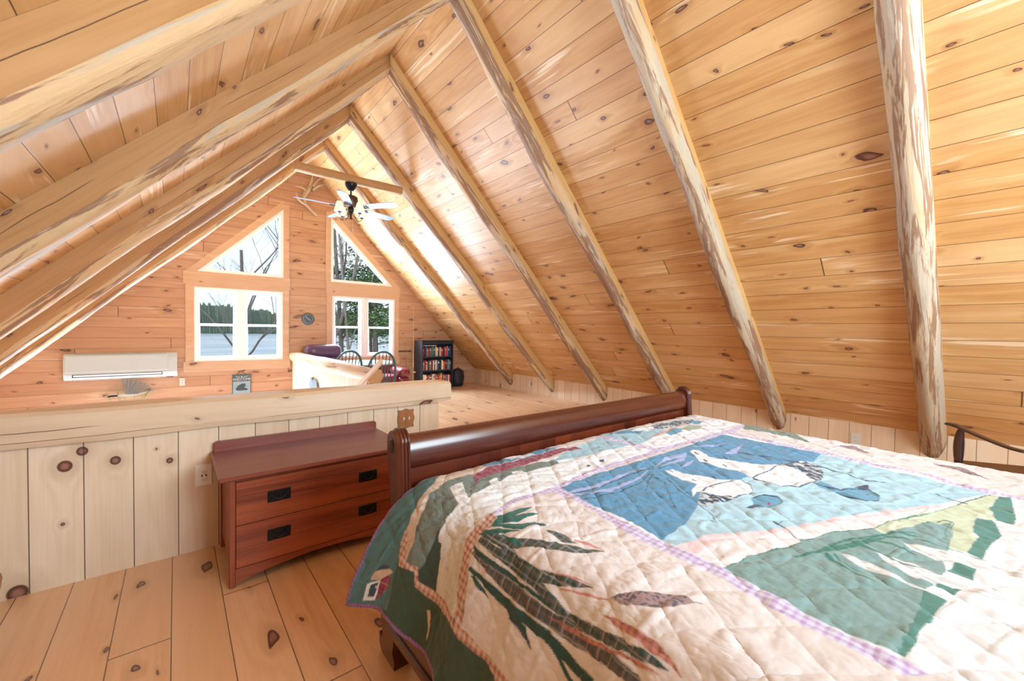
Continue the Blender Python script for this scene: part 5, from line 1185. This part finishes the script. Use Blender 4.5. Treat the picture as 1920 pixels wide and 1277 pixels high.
b.build('pedestal', M_green, e); tag(e, 'round table with a pale glossy top between the green chairs and sofa', 'table')
M_purple = flat('purple_leather', (.11, .055, .12), .28, var=.15, scale=9); M_maroon = flat('maroon_leather', (.20, .03, .04), .3, var=.15, scale=9)
def puff(x0, x1, y0, y1, z0, z1, r=.08):
    bm = bmesh.new(); bmesh.ops.create_cube(bm, size=1); bmesh.ops.subdivide_edges(bm, edges=bm.edges[:], cuts=9, use_grid_fill=True); h = Vector(((x1-x0)/2, (y1-y0)/2, (z1-z0)/2)); rr = min(r, min(h)*.95)
    c = Vector(((x0+x1)/2, (y0+y1)/2, (z0+z1)/2)); vs = []
    for v in bm.verts:
        p = Vector([v.co[i]*2*h[i] for i in range(3)]); q = Vector([max(-(h[i]-rr), min(h[i]-rr, p[i])) for i in range(3)]); d = p-q
        p2 = q+(d.normalized()*rr if d.length > 1e-6 else d); bul = .02*math.sin(p2.x*9+c.x)*math.sin(p2.y*11+1)
        vs.append(tuple(c+p2*(1+bul)))
    bm.verts.index_update(); m = MB(); m.add(vs, [[v.index for v in f.verts] for f in bm.faces], 0, None, True); bm.free(); return m
def recliner(loc, rz, m, label, hh=1.02, w=.92):
    e = empty('leather_recliner', loc, rz)
    puff(-w/2+.2, w/2-.2, -.42, .25, .25, .50).build('seat_cushion', m, e); puff(-w/2+.12, w/2-.12, .12, .42, .40, hh*.78).build('back_cushion', m, e); puff(-w/2+.04, w/2-.04, .10, .44, hh*.74, hh, .12).build('headrest', m, e)
    for sx in (-1, 1):
        puff(min(sx*w/2, sx*(w/2-.18)), max(sx*w/2, sx*(w/2-.18)), -.45, .40, .08, .60).build('armrest', m, e)
    puff(-w/2+.1, w/2-.1, -.40, .40, .03, .26, .03).build('base', m, e); MB().box(-w/2+.12, w/2-.12, -.35, .35, 0, .05).build('foot_rail', M_black, e)
    return tag(e, label, 'recliner')
recliner((2.30, 8.50, 0), .06, M_purple, 'purple leather recliner against the far wall below the clock', 1.07, .76)
e = empty('leather_sofa', (3.34, 8.45, 0), 0); w = .98
puff(-w/2+.2, w/2-.2, -.35, .30, .2, .44).build('seat_cushion', M_maroon, e); puff(-w/2+.1, w/2-.1, .10, .48, .25, .66).build('back_cushion', M_maroon, e)
for sx in (-1, 1):
    a, c = sorted((sx*w/2, sx*(w/2-.24))); ar = puff(a, c, -.42, .42, .06, .40, .07).build('armrest', M_maroon, e); puff(a-.01, c+.01, -.44, .40, .38, .58, .09).build('arm_pad', M_maroon, ar)
MB().box(-w/2+.05, w/2-.05, -.3, .4, 0, .22).build('base', M_maroon, e)
tag(e, 'low maroon leather sofa with padded arm under the right window', 'sofa')

# ------------------------------------------------------------------ rocking chair beyond the bed
e = empty('rocking_chair', (4.723, -.196, 0), -1.036); m = M_dkwood
def rk(b, n, p=None): return b.build(n, m, p or e)
b = MB(); b.prism([(-.30, .42), (-.28, .47), (.28, .47), (.30, .42), (.29, -.22), (-.29, -.22)], .35, .385, 'z'); rk(b, 'seat')
for sx in (-1, 1):
    x = .30*sx
    b = MB(); pts = [(x, .50, .672), (x, .47, .676), (x*1.0, .42, .676), (x, .30, .665), (x, .10, .650), (x, -.12, .640), (x*.97, -.26, .645)]
    for pp in (pts,):
        sp_ = spline(pp, 5); b.tube(sp_, [.034 if i < 12 else .027 for i in range(len(sp_))], 12, squash=.42)
    rk(b, 'arm')
    b = MB(); sp_ = spline([(x*.90, .43, .36), (x*.94, .41, .50), (x*.98, .38, .60), (x, .35, .67)], 4); b.tube(sp_, [.020, .026, .030, .032, .033, .033, .032, .030, .028, .026, .023, .020, .018], 14); rk(b, 'arm_post')
    for yy in (.20, -.18):
        b = MB(); b.tube([(x*.8, yy*1.6, .36), (x*.93, yy*1.5, .25), (x*.98, yy*1.4, .085)], [.016, .023, .015], 10); rk(b, 'leg')
    b = MB(); b.tube([(x, -.60+1.15*k/16, .035+.10*((k/16-.5)*2)**2) for k in range(17)], .018, 8, squash=1.); rk(b, 'rocker')
    b = MB(); b.tube([(x*.85, -.20, .37), (x*.92, -.33, .80), (x*.95, -.40, 1.05)], [.018, .020, .016], 10); rk(b, 'back_post')
for k in range(6):
    x = -.19+.076*k; b = MB(); b.tube([(x, -.20, .37), (x*1.1, -.32, .78), (x*1.15, -.39, 1.02)], .007, 8); rk(b, 'spindle')
b = MB(); b.box(-.30, .30, -.415, -.39, 1.0, 1.12, b=.01); rk(b, 'crest_rail')
tag(e, 'dark wooden armed rocking chair between the bed and the right knee wall', 'rocking chair')

# ------------------------------------------------------------------ turned pedestal at the left edge
e = empty('turned_pedestal', (-.715, 2.70, 0)); M_brass = flat('worn_gilt_band', (.45, .26, .06), .4, .3, var=.3, scale=30)
b = MB(); b.lathe([(.10, 0), (.115, .02), (.118, .06), (.10, .11), (.085, .17), (.080, .21), (.095, .235), (.12, .245), (.122, .262)], seg=32); b.build('turned_base', M_dkwood, e, grain=(0, 0, 1))
b = MB(); b.lathe([(.122, .262), (.134, .268), (.136, .285), (.134, .296)], seg=32); b.build('gilt_band', M_brass, e)
b = MB(); b.lathe([(.134, .296), (.138, .302), (.136, .316), (.10, .33), (.07, .36), (.075, .42), (.10, .48), (.105, .52), (.07, .56), (.05, .60), (.001, .60)], seg=32); b.build('turned_top', M_brown, e, grain=(0, 0, 1))
tag(e, 'turned brown wooden pedestal with gilt band at the left edge', 'pedestal')
